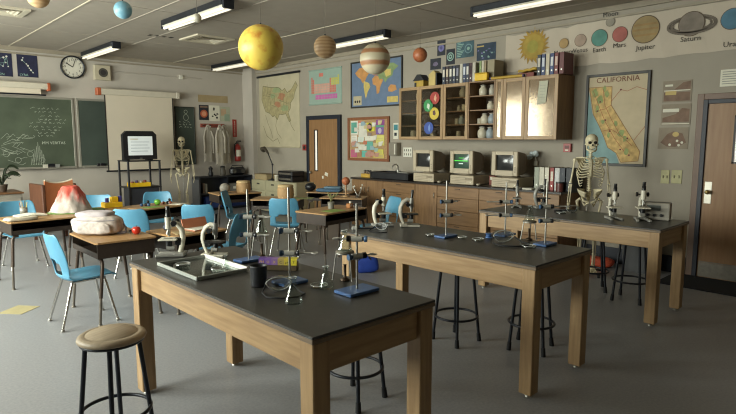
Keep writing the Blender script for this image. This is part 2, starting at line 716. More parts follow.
# --- world map
o, w, h = wallthing('R', (351.5, 59, 403, 107), 'world_map', 'blue world map in a dark frame above the noticeboard', 'map')
OCEAN = M('ocean_print', '#62758f', .65, var=.08)
LND = [M('land_orange', '#c08a50', .7, var=.15, scale=12), M('land_green', '#7d9060', .7, var=.15, scale=12), M('land_yellow', '#c4ae62', .7, var=.15, scale=12), M('land_pink', '#b97a72', .7, var=.15, scale=12)]
CONT0 = [(0, [(.06, .80), (.14, .90), (.30, .92), (.34, .80), (.28, .70), (.24, .60), (.20, .56), (.16, .66), (.10, .72)]),
        (1, [(.34, .94), (.42, .96), (.42, .86), (.37, .82)]),
        (2, [(.24, .56), (.34, .50), (.36, .42), (.31, .30), (.28, .16), (.26, .26), (.24, .42)]),
        (0, [(.45, .60), (.50, .66), (.60, .64), (.64, .54), (.60, .44), (.57, .28), (.53, .26), (.52, .44), (.46, .48)]),
        (3, [(.46, .72), (.48, .82), (.54, .90), (.58, .84), (.58, .74), (.52, .70)]),
        (1, [(.58, .74), (.58, .88), (.70, .94), (.86, .92), (.94, .84), (.86, .76), (.84, .66), (.76, .60), (.72, .52), (.68, .62), (.62, .60)]),
        (2, [(.70, .80), (.82, .80), (.82, .68), (.74, .64)]),
        (0, [(.80, .36), (.84, .42), (.92, .40), (.94, .30), (.86, .26), (.80, .28)])]

CONT = [(c, [(sum(a for a, _ in q) / len(q) + 1.28 * (u - sum(a for a, _ in q) / len(q)), sum(b for _, b in q) / len(q) + 1.15 * (v - sum(b for _, b in q) / len(q))) for u, v in q]) for c, q in CONT0]


def worldmap(m, w, h, k):
    for i, (c, q) in enumerate(CONT):
        m.flat2(scaled(q, w * .86, h * .84), k + i * .0002, LND[c])
    m.rect2(-w * .45, -h * .44, -w * .28, -h * .24, k, M('map_inset', '#b4a88a', .7))
    for i in range(3):
        m.disc2(-w * .41 + i * w * .045, -h * .36, w * .018, k + .001, INK, 10)
    m.rect2(w * .22, -h * .42, w * .42, -h * .30, k, LND[2])


sheet(o, w, h, OCEAN, .01, 'map_sheet', worldmap)
frame(o, w, h, .028, .028, M('dark_frame', '#2b2823', .5))

# --- noticeboard with notes
o, w, h = wallthing('R', (348.5, 117, 390, 161), 'noticeboard', 'cork noticeboard in a reddish wood frame crowded with pinned papers', 'noticeboard')
sheet(o, w, h, M('cork', '#a98a62', .9, var=.2, scale=60), .012, 'cork_panel')
frame(o, w, h, .05, .03, wood('frame_wood', '#8e5a3c', '#7a4a2e', 'z'))
NOTES = [(.02, .62, .22, .98, '#d8d8cc'), (.03, .66, .19, .94, '#5a9c8a'), (.22, .80, .34, .98, '#c8785e'), (.24, .55, .48, .92, '#d4d0c2'), (.46, .70, .68, .92, '#cfc83c'), (.72, .84, .94, .99, '#8a4a86'), (.72, .62, .92, .80, '#7a5c9c'), (.72, .80, .93, .85, '#5a9c7a'),
         (.03, .40, .20, .60, '#d6d2c6'), (.22, .42, .40, .55, '#c9d0c4'), (.50, .50, .60, .66, '#8a7a70'), (.42, .46, .66, .58, '#d8d4c4'), (.72, .34, .94, .60, '#d0c870'), (.44, .22, .64, .44, '#67a99a'), (.38, .36, .48, .46, '#c06c4c'), (.06, .30, .22, .44, '#9aa0a0'),
         (.02, .02, .20, .22, '#b85a78'), (.22, .04, .32, .18, '#a87858'), (.34, .03, .50, .20, '#62b0a0'), (.52, .04, .62, .18, '#b86858'), (.70, .10, .92, .24, '#c9c25a'), (.24, .22, .42, .36, '#d2cebe'), (.66, .02, .94, .12, '#c6b25e')]
m = MB()
for i, (a, b, c_, e, hx) in enumerate(NOTES):
    mt = M('note_' + hx[1:], hx, .8)
    q = scaled([(a, b), (c_, b), (c_, e), (a, e)], w * .88, h * .88)
    m.prism(q, -.014 - i * .0004, -.0125 - i * .0004, mt, 'xz')
    if i % 2 == 0:
        for j in range(3):
            v = b + (e - b) * (.3 + .2 * j)
            m.line2(scaled([(a + .03, v), (c_ - .03, v)], w * .88, h * .88), .004, .0155 + i * .0004 + .001, M('pale_print', '#8d8c84', .8))
for i, (u, v) in enumerate(((.56, .84), (.57, .78), (.83, .71))):
    q = scaled([(u, v)], w * .88, h * .88)[0]
    m.disc2(q[0], q[1], .05, .026, INK if i < 2 else M('note_lilac', '#c0b4c8', .8), 12, 1.1)
q = random.Random(77)
for i in range(20):
    a, b = q.uniform(.02, .82), q.uniform(.02, .86)
    hx = q.choice(['#cfcabb', '#c4b48a', '#9ab0a4', '#b88a7a', '#d4d0c4', '#8fa8b0', '#c9be70'])
    pq = scaled([(a, b), (a + q.uniform(.07, .15), b + .01), (a + q.uniform(.07, .14), b + q.uniform(.08, .14)), (a, b + .11)], w * .88, h * .88)
    m.prism(pq, -.0255 - i * .0003, -.0245 - i * .0003, M('note_' + hx[1:], hx, .8), 'xz')
m.build('pinned_paper', PAPER, o)

# --- small posters above the cabinets
DKP = M('dark_poster', '#20242e', .6, var=.3, scale=20)
TEALP = M('teal_poster', '#3f5d66', .6, var=.25, scale=14)
BLUP = M('night_blue_poster', '#26384c', .6, var=.35, scale=10)
VIOL = M('violet_print', '#6e6a9c', .6, var=.3, scale=16)
PALE = M('pale_teal_print', '#8fb0a4', .6, var=.2)
GOLD = M('gold_print', '#b8a060', .6)


def p_disc(m, w, h, k):
    m.disc2(0, 0, w * .36, k, VIOL)
    m.disc2(0, 0, w * .16, k + .001, M('dusky_print', '#4a4a78', .6))


def p_ring(m, w, h, k):
    m.disc2(0, 0, w * .40, k, PALE)
    m.disc2(0, 0, w * .30, k + .001, DKP)
    m.disc2(0, 0, w * .22, k + .002, PALE)
    m.disc2(0, 0, w * .09, k + .003, DKP)


def p_haze(m, w, h, k):
    m.flat2(blob(0, 0, w * .26, 14, .2, .6, 4), k, M('mauve_print', '#6a6078', .7, var=.3, scale=20))


def p_tech(m, w, h, k):
    for i in range(9):
        v = -h * .40 + i * h * .1
        m.line2([(-w * .44, v), (-w * .44 + w * (.2 + .06 * (i % 4)), v)], .012, k, PALE)
    m.disc2(w * .2, 0, h * .28, k, M('pale_slate', '#6f8f94', .6))
    m.disc2(w * .2, 0, h * .22, k + .001, TEALP)
    m.disc2(w * .2, 0, h * .10, k + .002, PALE)


def p_field(m, w, h, k):
    for i in range(16):
        m.flat2(blob(rnd.uniform(-.42, .42) * w, rnd.uniform(-.35, .2) * h, w * .05, 8, .4, .7, i), k + i * .0001, [VIOL, PALE, TEALP][i % 3])
    m.rect2(-w * .48, h * .30, -w * .2, h * .38, k, GOLD)
    m.text2('THE NIGHT SKY', 0, h * .40, .07, k, PALE)


for px, lab, mt, dr in (((437.5, 40.5, 445.5, 55.5), 'narrow dark poster with a violet disc, upper left above the cabinets', DKP, p_disc),
                        ((446.5, 49, 455, 64.5), 'narrow dark poster with a pale ringed circle, above the cabinet binders', DKP, p_ring),
                        ((430.5, 58.5, 441, 69.5), 'small dark poster of a hazy cloud, lowest of those above the cabinets', DKP, p_haze),
                        ((456.5, 40.5, 474, 57.5), 'wide slate-teal poster of diagrams with a big dial, above the binders', TEALP, p_tech),
                        ((477, 43, 496, 60), 'dark blue night sky poster beside the solar system banner', BLUP, p_field)):
    o, w, h = wallthing('R', px, 'space_poster', lab, 'poster', 'space posters above the cabinets')
    if dr is p_field:
        dr = lambda m, w, h, k: ([m.flat2(blob(rnd.uniform(-.42, .42) * w, rnd.uniform(-.38, .2) * h, w * .05, 8, .4, .7, i), k + i * .0001, [VIOL, PALE, TEALP][i % 3]) for i in range(16)], m.rect2(-w * .48, h * .30, -w * .12, h * .38, k, GOLD))
    sheet(o, w, h, mt, .005, 'poster_sheet', dr)

# --- solar system banner
zt, zb = 3.22, 2.66
yl = onx(506, 50, XR).y
yr = .9
o = thing('solar_system_banner', 'long cream paper banner of the solar system above the cabinets and door', 'banner', (XR - .001, (yl + yr) / 2, (zt + zb) / 2), -PI / 2)
BW, BH = yl - yr, zt - zb
BAN = M('banner_paper', '#bdb1a0', .85, var=.05, scale=3)
q = random.Random(5)
top, bot = [], []
N = 24
vs = []
for i in range(N + 1):
    u = -BW / 2 + BW * i / N
    tz = BH / 2 + (.0 if i > 6 else -.03 * abs(sin(i * 1.3))) + q.uniform(-.006, .006)
    bz = -BH / 2 + q.uniform(-.012, .012)
    vs += [(u, -.008 - .006 * (i % 2), tz), (u, -.008 - .006 * ((i + 1) % 2), bz)]
m = MB()
m.add(vs, [(2 * i, 2 * i + 1, 2 * i + 3, 2 * i + 2) for i in range(N)], BAN)
bs = m.build('banner_sheet', BAN, o)
sm = bs.modifiers.new('thickness', 'SOLIDIFY')
sm.thickness = .002


def bpt(px, py):
    p = onx(px, py, XR)
    return (yl + yr) / 2 - p.y, p.z - (zt + zb) / 2


def planet(name, px, py, r, hx, sy=1.0, txt=None, tpx=None, extra=None):
    u, v = bpt(px, py)
    m = MB()
    m.disc2(u, v, r, .0175, M('outline_print', '#5c4c3c', .8), 32, sy)
    m.disc2(u, v, r * .94, .019, M('print_' + name, hx, .8, var=.16, scale=9), 32, sy)
    if extra:
        extra(m, u, v, r)
    if txt:
        tu, tv = bpt(*tpx)
        m.text2(txt, tu, tv, .085, .0185, INK)
    m.build('planet_print', INK, o)


u, v = bpt(534, 46)
m = MB()
pts = []
for i in range(44):
    a = 2 * PI * i / 44
    r = .185 if i % 2 else (.27 if i % 4 else .24)
    pts.append((u + r * cos(a + .1 * (i % 2 == 0)), v + r * sin(a + .1 * (i % 2 == 0))))
m.flat2(pts, .0175, M('sun_ray_print', '#a5853c', .8, var=.2, scale=12))
m.disc2(u, v, .165, .019, M('sun_face_print', '#a88f42', .8, var=.15, scale=10))
m.disc2(u - .01, v - .01, .09, .02, M('sun_core_print', '#9c9446', .8, var=.15, scale=10))
m.build('sun_print', INK, o)


def bands(m, u, v, r):
    for dz, s_ in ((.35, .86), (0, .93), (-.4, .84)):
        m.rect2(u - r * s_ * .94, v + r * (dz - .07), u + r * s_ * .94, v + r * (dz + .07), .0205, M('jupiter_band', '#94784e', .8, var=.2))


def rings(m, u, v, r):
    G = M('saturn_ring_print', '#6f655a', .8, var=.15)
    for k, rr in ((0, 1.75), (1, 1.45)):
        L = [(u + r * rr * cos(a), v + r * rr * .36 * sin(a) - r * .12) for a in [PI - .35 + (PI + .7) * i / 24 for i in range(25)]]
        m.line2(L, .035 - .012 * k, .0215, G)
        m.line2([(u + r * rr * cos(2 * PI * i / 40), v + r * rr * .36 * sin(2 * PI * i / 40) - r * .05) for i in range(41)], .035 - .012 * k, .0165, G)


planet('mercury', 564.5, 43.5, .070, '#a3875c', txt='Mercury', tpx=(564, 52.5))
planet('venus', 581, 40.5, .084, '#a08c7c', txt='Venus', tpx=(581, 50.5))
planet('earth', 600, 38, .112, '#55857a', txt='Earth', tpx=(600, 50))
planet('moon', 611, 22, .060, '#8c8578', txt='Moon', tpx=(611, 14.5))
planet('mars', 620.5, 34.5, .100, '#a05e56', txt='Mars', tpx=(620, 45.5))
planet('jupiter', 646, 29.5, .172, '#94805a', txt='Jupiter', tpx=(646, 47.5), extra=bands)
planet('saturn', 692, 24, .145, '#7f756a', txt='Saturn', tpx=(691, 39), extra=rings)
planet('uranus', 733, 19, .12, '#4f7488', txt='Uranus', tpx=(736, 44))

# --- map of California
o, w, h = wallthing('R', (585.5, 73, 649, 166), 'state_map', 'large framed map headed CALIFORNIA beside the cabinets', 'map')
CREAM = M('map_cream', '#b9aa8e', .8, var=.05)
SEA = M('map_sea', '#7d9a9a', .8, var=.14, scale=5)
CAL = [(.05, .86), (.42, .86), (.42, .66), (.90, .16), (.88, .06), (.62, .04), (.54, .14), (.40, .20), (.34, .30), (.24, .44), (.14, .56), (.10, .70)]


def calmap(m, w, h, k):
    m.flat2(scaled([(.02, .02), (.60, .02), (.52, .16), (.38, .22), (.32, .32), (.22, .46), (.12, .58), (.08, .72), (.02, .88)], w, h), k, SEA)
    cal = scaled(CAL, w, h)
    m.flat2(cal, k + .0005, M('map_state_tan', '#bd9f68', .8, var=.3, scale=16))
    m.line2(cal + cal[:1], .008, k + .001, M('map_border', '#8c6a46', .8))
    G = M('map_green', '#8a9660', .8, var=.2, scale=20)
    for i, (u, v, r) in enumerate(((.15, .80, .05), (.24, .72, .05), (.34, .78, .04), (.20, .62, .04), (.60, .36, .05), (.66, .30, .04), (.50, .46, .03), (.40, .34, .03), (.30, .48, .03), (.70, .16, .04), (.30, .84, .03))):
        m.flat2(scaled(blob(u, v, r, 9, .35, 1.0, i + 40), w, h), k + .0012 + i * .00005, G)
    Rr = M('map_road', '#9a5a3e', .8)
    for ln in (((.12, .82), (.22, .66), (.34, .48), (.50, .30), (.66, .16)), ((.28, .84), (.32, .66), (.44, .50), (.58, .34), (.78, .22)), ((.16, .60), (.32, .62), (.42, .66)), ((.30, .38), (.44, .40), (.58, .34)), ((.42, .70), (.56, .82), (.66, .80), (.80, .84), (.96, .80)), ((.80, .28), (.95, .42))):
        m.line2(scaled(ln, w, h), .006, k + .002, Rr)
    for u, v in ((.24, .70), (.34, .50), (.56, .82), (.60, .18), (.70, .30), (.42, .38), (.96, .42), (.20, .60), (.74, .12)):
        q = scaled([(u, v)], w, h)[0]
        m.disc2(q[0], q[1], .012, k + .0026, M('map_dot', '#6a3038', .8), 8)


sheet(o, w, h, CREAM, .012, 'map_sheet', calmap)
m = MB()
m.text2('CALIFORNIA', 0, h * .43, .098, .0155, M('map_title_ink', '#6b3a2a', .8))
m.build('map_title', INK, o)
frame(o, w, h, .035, .03, M('dark_frame', '#2b2823', .5))

# --- three faded prints by the right-hand door
FAD = M('faded_print', '#8d8170', .75, var=.12, scale=8)
FADB = M('faded_brown', '#7a6252', .75, var=.2, scale=12)


def f1(m, w, h, k):
    m.rect2(-w * .45, -h * .45, w * .45, -h * .05, k, FADB)
    m.rect2(-w * .40, -h * .16, -w * .02, h * .02, k + .001, GOLD)
    m.rect2(-w * .45, h * .02, w * .45, h * .06, k + .001, PAPER)
    m.rect2(-w * .42, h * .24, -w * .15, h * .33, k + .001, PAPER)
    m.flat2([(w * -.1, h * .08), (w * .2, h * .40), (w * .45, h * .45), (w * .45, h * .08)], k, FADB)


def f2(m, w, h, k):
    m.flat2([(-w * .45, -h * .35), (w * .45, -h * .35), (w * .45, h * .25), (w * .2, h * .30), (0, h * .02), (-w * .45, -h * .15)], k, FADB)
    m.rect2(-w * .45, h * .12, w * .1, h * .28, k + .001, PAPER)
    m.rect2(-w * .47, -h * .46, w * .47, -h * .42, k + .001, PAPER)


def f3(m, w, h, k):
    m.flat2([(-w * .42, -h * .2), (-w * .2, h * .2), (0, h * .32), (w * .3, h * .22), (w * .44, -h * .2), (w * .1, -h * .4), (-w * .2, -h * .38)], k, FADB)
    m.disc2(w * .08, h * .18, w * .11, k + .001, GOLD, 14, .8)
    for i, (a, b) in enumerate(((-.1, -.3), (.14, -.12), (.3, -.2), (.2, -.32))):
        m.disc2(w * a, h * b, w * .045, k + .001, PAPER, 12)


for px, lab, dr in (((663, 80.5, 692, 102), 'faded brown print of land strata, top of three by the door', f1), ((661.5, 104, 691, 125), 'faded print of snowy brown mountains, middle of three by the door', f2), ((658.5, 127.5, 688.5, 149), 'faded print of a yellow-topped dome, lowest of three by the door', f3)):
    o, w, h = wallthing('R', px, 'nature_print', lab, 'poster', 'faded prints beside the door')
    sheet(o, w, h, FAD, .005, 'print_sheet', dr)
o, w, h = wallthing('R', (720.5, 69, 746, 86), 'paper_notice', 'white paper notice of printed lines above the near door', 'notice')


def lines(m, w, h, k):
    for i in range(6):
        v = h * .36 - i * h * .14
        m.line2([(-w * .42, v), (w * (.4 - .1 * (i % 3)), v)], .008, k, M('pale_print', '#8d8c84', .8))


sheet(o, w, h, PAPER, .004, 'sheet', lines)

# --- switches, outlets and alarms on the right wall
for px, lab in (((661, 170, 669.5, 183.5), 'ivory double switch plate left of its twin by the door'), ((671.5, 170, 682, 183.5), 'ivory double switch plate nearer the door')):
    o, w, h = wallthing('R', px, 'switch_plate', lab, 'switch', 'switch plates by the door')
    m = MB()
    m.box((0, -.004, 0), (w, .008, h), M('ivory_plastic', '#a8a274', .5), ch=.002)
    m.build('plate', None, o)
    for su in (-1, 1):
        m = MB()
        m.box((su * w * .22, -.011, 0), (.014, .014, .035), M('ivory_toggle', '#8d8762', .5), ch=.002)
        m.build('toggle', None, o)
o, w, h = wallthing('R', (564.5, 143.5, 572, 152), 'alarm_call_point', 'square red fire alarm box under the cabinet end', 'alarm')
m = MB()
m.box((0, -.02, 0), (w, .04, h), RED, ch=.004)
m.build('housing', RED, o)
m = MB()
m.rect2(-w * .3, -h * .1, w * .3, h * .25, .0415, M('alarm_face', '#5c2420', .5))
m.rect2(-w * .2, -h * .35, w * .2, -h * .2, .0415, PAPER)
m.build('face', RED, o)
o, w, h = wallthing('R', (303.5, 144.5, 307.5, 150.5), 'alarm_button', 'small red alarm button left of the far door', 'alarm')
m = MB()
m.box((0, -.015, 0), (w, .03, h), RED, ch=.003)
m.build('housing', RED, o)
m = MB()
m.disc2(0, 0, w * .3, .0315, INK, 12)
m.build('button', INK, o)
o, w, h = wallthing('R', (393, 142.5, 401, 155.5), 'paper_towel_dispenser', 'grey metal dispenser box between noticeboard and cabinets', 'dispenser')
m = MB()
m.box((0, -.06, 0), (w, .12, h), M('grey_enamel', '#8b8578', .4, .3), ch=.006)
m.build('housing', None, o)
m = MB()
m.box((w * .3, -.124, 0), (w * .12, .008, h * .8), PAPER)
m.build('paper_strip', PAPER, o)
o, w, h = wallthing('R', (393.5, 123, 398.5, 139), 'teal_notice', 'small teal and white notice left of the cabinet', 'notice')
sheet(o, w, h, PAPER, .004, 'sheet', lambda m, w, h, k: (m.rect2(-w * .4, h * .05, w * .4, h * .4, k, M('teal_print', '#3f7f86', .7)), m.rect2(-w * .3, -h * .3, w * .2, -h * .1, k, DKP)))
o, w, h = wallthing('R', (403.5, 147.5, 412.5, 157), 'power_outlet', 'pale four-socket outlet plate above the counter by the first computer', 'outlet')
m = MB()
m.box((0, -.005, 0), (w, .01, h), WHITE, ch=.002)
m.build('plate', WHITE, o)
m = MB()
for i in range(4):
    for v in (-.22, .22):
        m.rect2((-.36 + i * .24) * w - .008, v * h - .02, (-.36 + i * .24) * w + .008, v * h + .02, .0115, INK)
m.build('socket', INK, o)

# ------------------------------------------------------------------ chalkboard wall
BOARD = M('chalkboard_green', '#4a5342', .7, var=.22, scale=2.2)
BOARD2 = M('chalkboard_slate', '#3e4840', .7, var=.18, scale=2.2)
ALU = M('board_trim', '#9a968a', .45, .3)


def scribble(m, u0, v0, wd, ht, k, seed, th=.008):
    q = random.Random(seed)
    u = u0
    while u < u0 + wd:
        L = q.uniform(.03, .10)
        pts = []
        n = q.randint(3, 6)
        for i in range(n):
            pts.append((u + L * i / n, v0 + q.uniform(-.5, .5) * ht))
        m.line2(pts, th, k, CHALK)
        u += L + q.uniform(.01, .05)


# main board runs on past the left edge of the picture
bx0, bx1, bz0, bz1 = .2, 3.40, 1.13, 2.44
o = thing('chalkboard', 'large green chalkboard covered in chalk writing, farthest left', 'chalkboard', ((bx0 + bx1) / 2, YB - .001, (bz0 + bz1) / 2))
w, h = bx1 - bx0, bz1 - bz0
m = MB()
m.box((0, -.012, 0), (w, .024, h), BOARD)
ox, oz = (bx0 + bx1) / 2, (bz0 + bz1) / 2


def bc(px, py):
    p = ony(px, py, YB)
    return p.x - ox, p.z - oz


for i, (a, b, c_) in enumerate(((30, 108, 30), (34, 112, 20), (40, 116, 18), (38, 119.5, 26), (29, 122.5, 34), (29, 126.5, 34), (34, 130, 26), (38, 133, 18), (33, 136, 20))):
    u, v = bc(a, b)
    u2, _ = bc(a + c_, b)
    scribble(m, u, v, u2 - u, .04, .0265, 20 + i, .0045)
u, v = bc(53.5, 143)
m.text2('MM VERITAS', u, v, .075, .0265, CHALK)
for i in range(8):
    u, v = bc(31 + i * 1.7, 165)
    u2, v2 = bc(31 + i * 1.7, 142 + abs(i - 4) * 4)
    m.line2([(u, v), (u + .02, v2), (u + .035, v)], .004, .0265, CHALK)
q = random.Random(9)
for i in range(26):
    u, v = bc(q.uniform(0, 28), q.uniform(137, 160))
    L, a = q.uniform(.05, .25), q.uniform(-.6, .9)
    m.line2([(u, v), (u + L * cos(a), v + L * sin(a)), (u + L * 1.3 * cos(a), v + L * .6 * sin(a))], .004, .0265, CHALK)
for i in range(4):
    u, v = bc(6 + 12 * i, 154 + (i % 2) * 6)
    m.line2([(u + .05 * cos(t), v + .05 * sin(t)) for t in [k * PI / 6 for k in range(13)]], .004, .0265, CHALK)
m.build('board', BOARD, o)
m = MB()
for sz in (-1, 1):
    m.box((0, -.016, sz * (h / 2 + .02)), (w + .08, .032, .04), ALU, ch=.004)
m.box((w / 2 + .02, -.016, 0), (.04, .032, h), ALU, ch=.004)
m.build('board_frame', ALU, o)
m = MB()
m.box((0, -.075, -h / 2 - .03), (w + .04, .09, .018), ALU, ch=.003)
m.build('chalk_tray', ALU, o)
TRAYZ = bz0 - .03 + .0095
o = thing('chalkboard', 'plain slate chalkboard panel between the written board and the pale screen', 'chalkboard', (3.53 + .375, YB - .001, oz))
m = MB()
m.box((0, -.012, 0), (.75, .024, h), BOARD2)
m.build('board', BOARD2, o)
m = MB()
for sz in (-1, 1):
    m.box((0, -.016, sz * (h / 2 + .02)), (.83, .032, .04), ALU, ch=.004)
m.box((-.395, -.016, 0), (.04, .032, h), ALU, ch=.004)
m.build('board_frame', ALU, o)
m = MB()
m.box((.03, -.075, -h / 2 - .03), (.77, .09, .018), ALU, ch=.003)
m.build('chalk_tray', ALU, o)
# things on the trays
for x, hx, lab in ((ony(50, 160, YB).x, '#26262a', 'black eraser block standing on the chalk tray of the written board'),):
    o = thing('board_eraser', lab, 'eraser', (x, YB - .075, TRAYZ + .0005))
    MB().box((0, 0, .05), (.13, .05, .06), BLACK, ch=.006).build('handle', BLACK, o)
    MB().box((0, 0, .01), (.13, .05, .02), M('felt', '#55504a', .95)).build('felt_pad', None, o)
for x, hx, lab in ((44, '#c9c4b4', 'white chalk box on the tray, left of the black eraser'), (56, '#8a8a84', 'grey chalk box on the tray, right of the black eraser')):
    o = thing('chalk_box', lab, 'box', (ony(x, 160, YB).x, YB - .075, TRAYZ + .0005))
    mt = M('card_' + hx[1:], hx, .8)
    MB().box((0, 0, .03), (.08, .05, .06), mt, ch=.002).build('carton', mt, o)
    MB().box((0, 0, .063), (.083, .053, .006), mt).build('lid', mt, o)
for x, lab in ((97, 'upright dark chalk holder on the plain board tray'), (101, 'short dark eraser on the plain board tray')):
    o = thing('board_eraser', lab, 'eraser', (ony(x, 162, YB).x, YB - .075, TRAYZ + .0005))
    MB().box((0, 0, .035), (.05 if x < 100 else .09, .04, .05), BLACK, ch=.006).build('handle', BLACK, o)
    MB().box((0, 0, .005), (.05 if x < 100 else .09, .04, .01), M('felt', '#55504a', .95)).build('felt_pad', None, o)
# small board behind the skeleton
o, w, h2 = wallthing('B', (176, 107.5, 194.3, 164), 'chalkboard', 'narrow dark chalkboard panel right of the pale screen behind the skeleton', 'chalkboard')
m = MB()
frame(o, w + .03, h2 + .03, .025, .03, M('board_dark_trim', '#2c302c', .5), 'board_frame')
m = MB()
m.box((0, -.012, 0), (w, .024, h2), BOARD2)
m.line2([(.02 + .06 * cos(t), .42 + .07 * sin(t)) for t in [k * PI / 6 for k in range(13)]], .008, .0265, CHALK)
m.line2([(.02 + .04 * cos(t), .55 + .04 * sin(t)) for t in [k * PI / 6 for k in range(13)]], .008, .0265, CHALK)
for i in range(3):
    scribble(m, -.15, .32 - i * .06, .28, .04, .0265, 60 + i)
m.build('board', BOARD2, o)

# projection screens
SCR = M('screen_cloth', '#d0c4b0', .85, var=.03, scale=2)
HOUS = M('screen_housing', '#c9c0ae', .5, var=.05)
END = M('orange_end_cap', '#b05a34', .5)
# drawn-down screen
a, b = ony(96, 91, YB - .16), ony(178.5, 96, YB - .16)
zc = (a.z + b.z) / 2
o = thing('projection_screen', 'pale projection screen pulled down between the chalkboards', 'screen', ((a.x + b.x) / 2, YB - .16, zc))
hw = (b.x - a.x) / 2
MB().box((0, 0, 0), (2 * hw - .16, .13, .13), HOUS, ch=.012).build('housing', HOUS, o)
m = MB()
m.box((-hw + .04, 0, 0), (.08, .14, .15), END, ch=.01)
m.build('end_cap', END, o)
MB().box((hw - .04, 0, 0), (.08, .14, .14), HOUS, ch=.01).build('end_cap', HOUS, o)
s0, s1 = ony(106, 130, YB - .16).x - o.location.x, ony(173, 130, YB - .16).x - o.location.x
zb = ony(140, 170, YB - .16).z - zc
MB().box(((s0 + s1) / 2, -.03, (zb - .06) / 2), (s1 - s0, .004, -zb - .06), SCR).build('screen_cloth', SCR, o)
m = MB()
for s_ in (s0, s1):
    MB().box((s_, -.033, (zb - .06) / 2), (.022, .004, -zb - .06), INK).build('border', INK, o)
MB().cyl((s0 - .04, -.03, zb), (s1 + .12, -.03, zb), .018, BLACKM, 10).build('hem_bar', BLACKM, o)
for sx in (-1, 1):
    MB().box((sx * (hw - .3), .11, 0), (.05, .085, .05), HOUS).build('wall_bracket', HOUS, o)
# rolled-up screen on the left
a, b = ony(-40, 84, YB - .16), ony(50, 90, YB - .16)
zc = b.z + .02
o = thing('projection_screen', 'rolled-up projection screen in a cream housing above the written chalkboard', 'screen', ((a.x + b.x) / 2, YB - .16, zc))
hw = (b.x - a.x) / 2
MB().box((0, 0, .04), (2 * hw - .08, .14, .12), HOUS, ch=.015).build('housing', HOUS, o)
MB().box((hw - .03, 0, .03), (.06, .15, .15), END, ch=.01).build('end_cap', END, o)
MB().box((-.06, -.01, -.06), (2 * hw - .2, .07, .10), SCR, ch=.01).build('rolled_cloth', SCR, o)
MB().cyl((-hw, -.02, -.125), (hw - .08, -.02, -.125), .014, BLACKM, 8).build('hem_bar', BLACKM, o)
for sx in (-1, 1):
    MB().box((sx * (hw - .3), .115, .04), (.05, .085, .05), HOUS).build('wall_bracket', HOUS, o)

# star chart posters
for px, lab, dots in (((-9, 51, 12, 76), 'dark blue star chart poster cut by the left edge, farthest from the clock', ((-.1, .2), (.1, .25), (.2, .05), (-.2, .0), (.05, -.1), (.25, .3), (.3, -.1))),
                      ((17, 53.5, 37.5, 77), 'dark blue star chart poster nearer the clock', ((-.2, .3), (-.25, .2), (-.05, .05), (.02, -.02), (.08, -.12), (.15, -.2), (.25, -.3)))):
    o, w, h = wallthing('B', px, 'star_chart', lab, 'poster', 'star charts beside the clock')
    m = MB()
    m.box((0, -.003, 0), (w, .006, h), M('star_poster', '#20233e', .6, var=.4, scale=6))
    m.line2([(u * w, v * h) for u, v in dots], .006, .0075, PALE)
    for i, (u, v) in enumerate(dots):
        m.disc2(u * w, v * h, .012 + .006 * (i % 2), .008, WHITE, 8)
    m.text2('ORION' if px[0] < 0 else 'LYRA', -w * .2, -h * .42, .06, .0075, PALE)
    m.build('sheet', PALE, o)

# clock
c0, c1 = ony(60, 68.5, YB), ony(84.5, 69.5, YB)
r = (c1.x - c0.x) / 2
o = thing('wall_clock_round', 'round white clock with a dark rim above the chalkboards', 'clock', ((c0.x + c1.x) / 2, YB - .001, 3.09))
o['kind'] = 'thing'
o.name = 'round_clock'
m = MB()
n = 40
prof = [(r * .86, -.045), (r, -.05), (r, 0)]
m.xf = Matrix.Rotation(PI / 2, 4, 'X')
m.lathe([(r * .9, 0), (r, .004), (r, .05), (r * .93, .056), (r * .88, .03)], (0, 0, 0), BLACKM, 40, caps=False)
m.build('rim', BLACKM, o)
m = MB()
m.xf = Matrix.Rotation(PI / 2, 4, 'X')
m.lathe([(r * .92, 0), (r * .92, .028)], (0, 0, 0), M('clock_face', '#d4cfc0', .5), 40)
fc = m.build('dial', None, o)
m = MB()
for i in range(60):
    a = 2 * PI * i / 60
    l0 = .80 if i % 5 else .74
    m.line2([(r * l0 * sin(a), r * l0 * cos(a)), (r * .86 * sin(a), r * .86 * cos(a))], .006 if i % 5 else .012, .0295, INK)
for i in range(1, 13):
    a = 2 * PI * i / 12
    m.text2(str(i), r * .62 * sin(a), r * .62 * cos(a), .062, .0295, INK)
m.build('numerals', INK, fc)
m = MB()
m.line2([(0, 0), (-.62 * r * sin(R(58)), .62 * r * cos(R(58)))], .018, .031, INK)
m.build('hour_hand', INK, o)
m = MB()
m.line2([(0, 0), (.80 * r * sin(R(20)), .80 * r * cos(R(20)))], .012, .033, INK)
m.build('minute_hand', INK, o)

# loudspeaker box
o, w, h = wallthing('B', (93, 65.5, 109, 80.5), 'intercom_speaker', 'square cream loudspeaker box right of the clock', 'speaker')
MB().box((0, -.05, 0), (w, .10, h), M('cream_enamel', '#b8ae96', .5), ch=.008).build('housing', None, o)
m = MB()
m.disc2(.01, 0, w * .29, .1015, M('speaker_cloth', '#4a463f', .9))
m.disc2(.01, 0, w * .17, .1025, M('speaker_core', '#2f2c29', .9))
m.build('speaker_grille', None, o)
# conduit
m = MB()
a, b = ony(110, 71.5, YB), ony(201, 81, YB)
m.cyl((a.x, YB - .014, a.z), (b.x, YB - .014, a.z), .012, WALLB, 8)
o = m.build('conduit_pipe', M('conduit_paint', '#9c9688', .5))
tag(o, 'thin painted conduit running along the wall above the pale screen', 'pipe')
j = MB().box(((a.x + b.x) / 2 + .52, YB - .02, a.z), (.09, .04, .09), WHITE, ch=.004).build('junction_box', M('junction_cover', '#b8b2a2', .5), o)

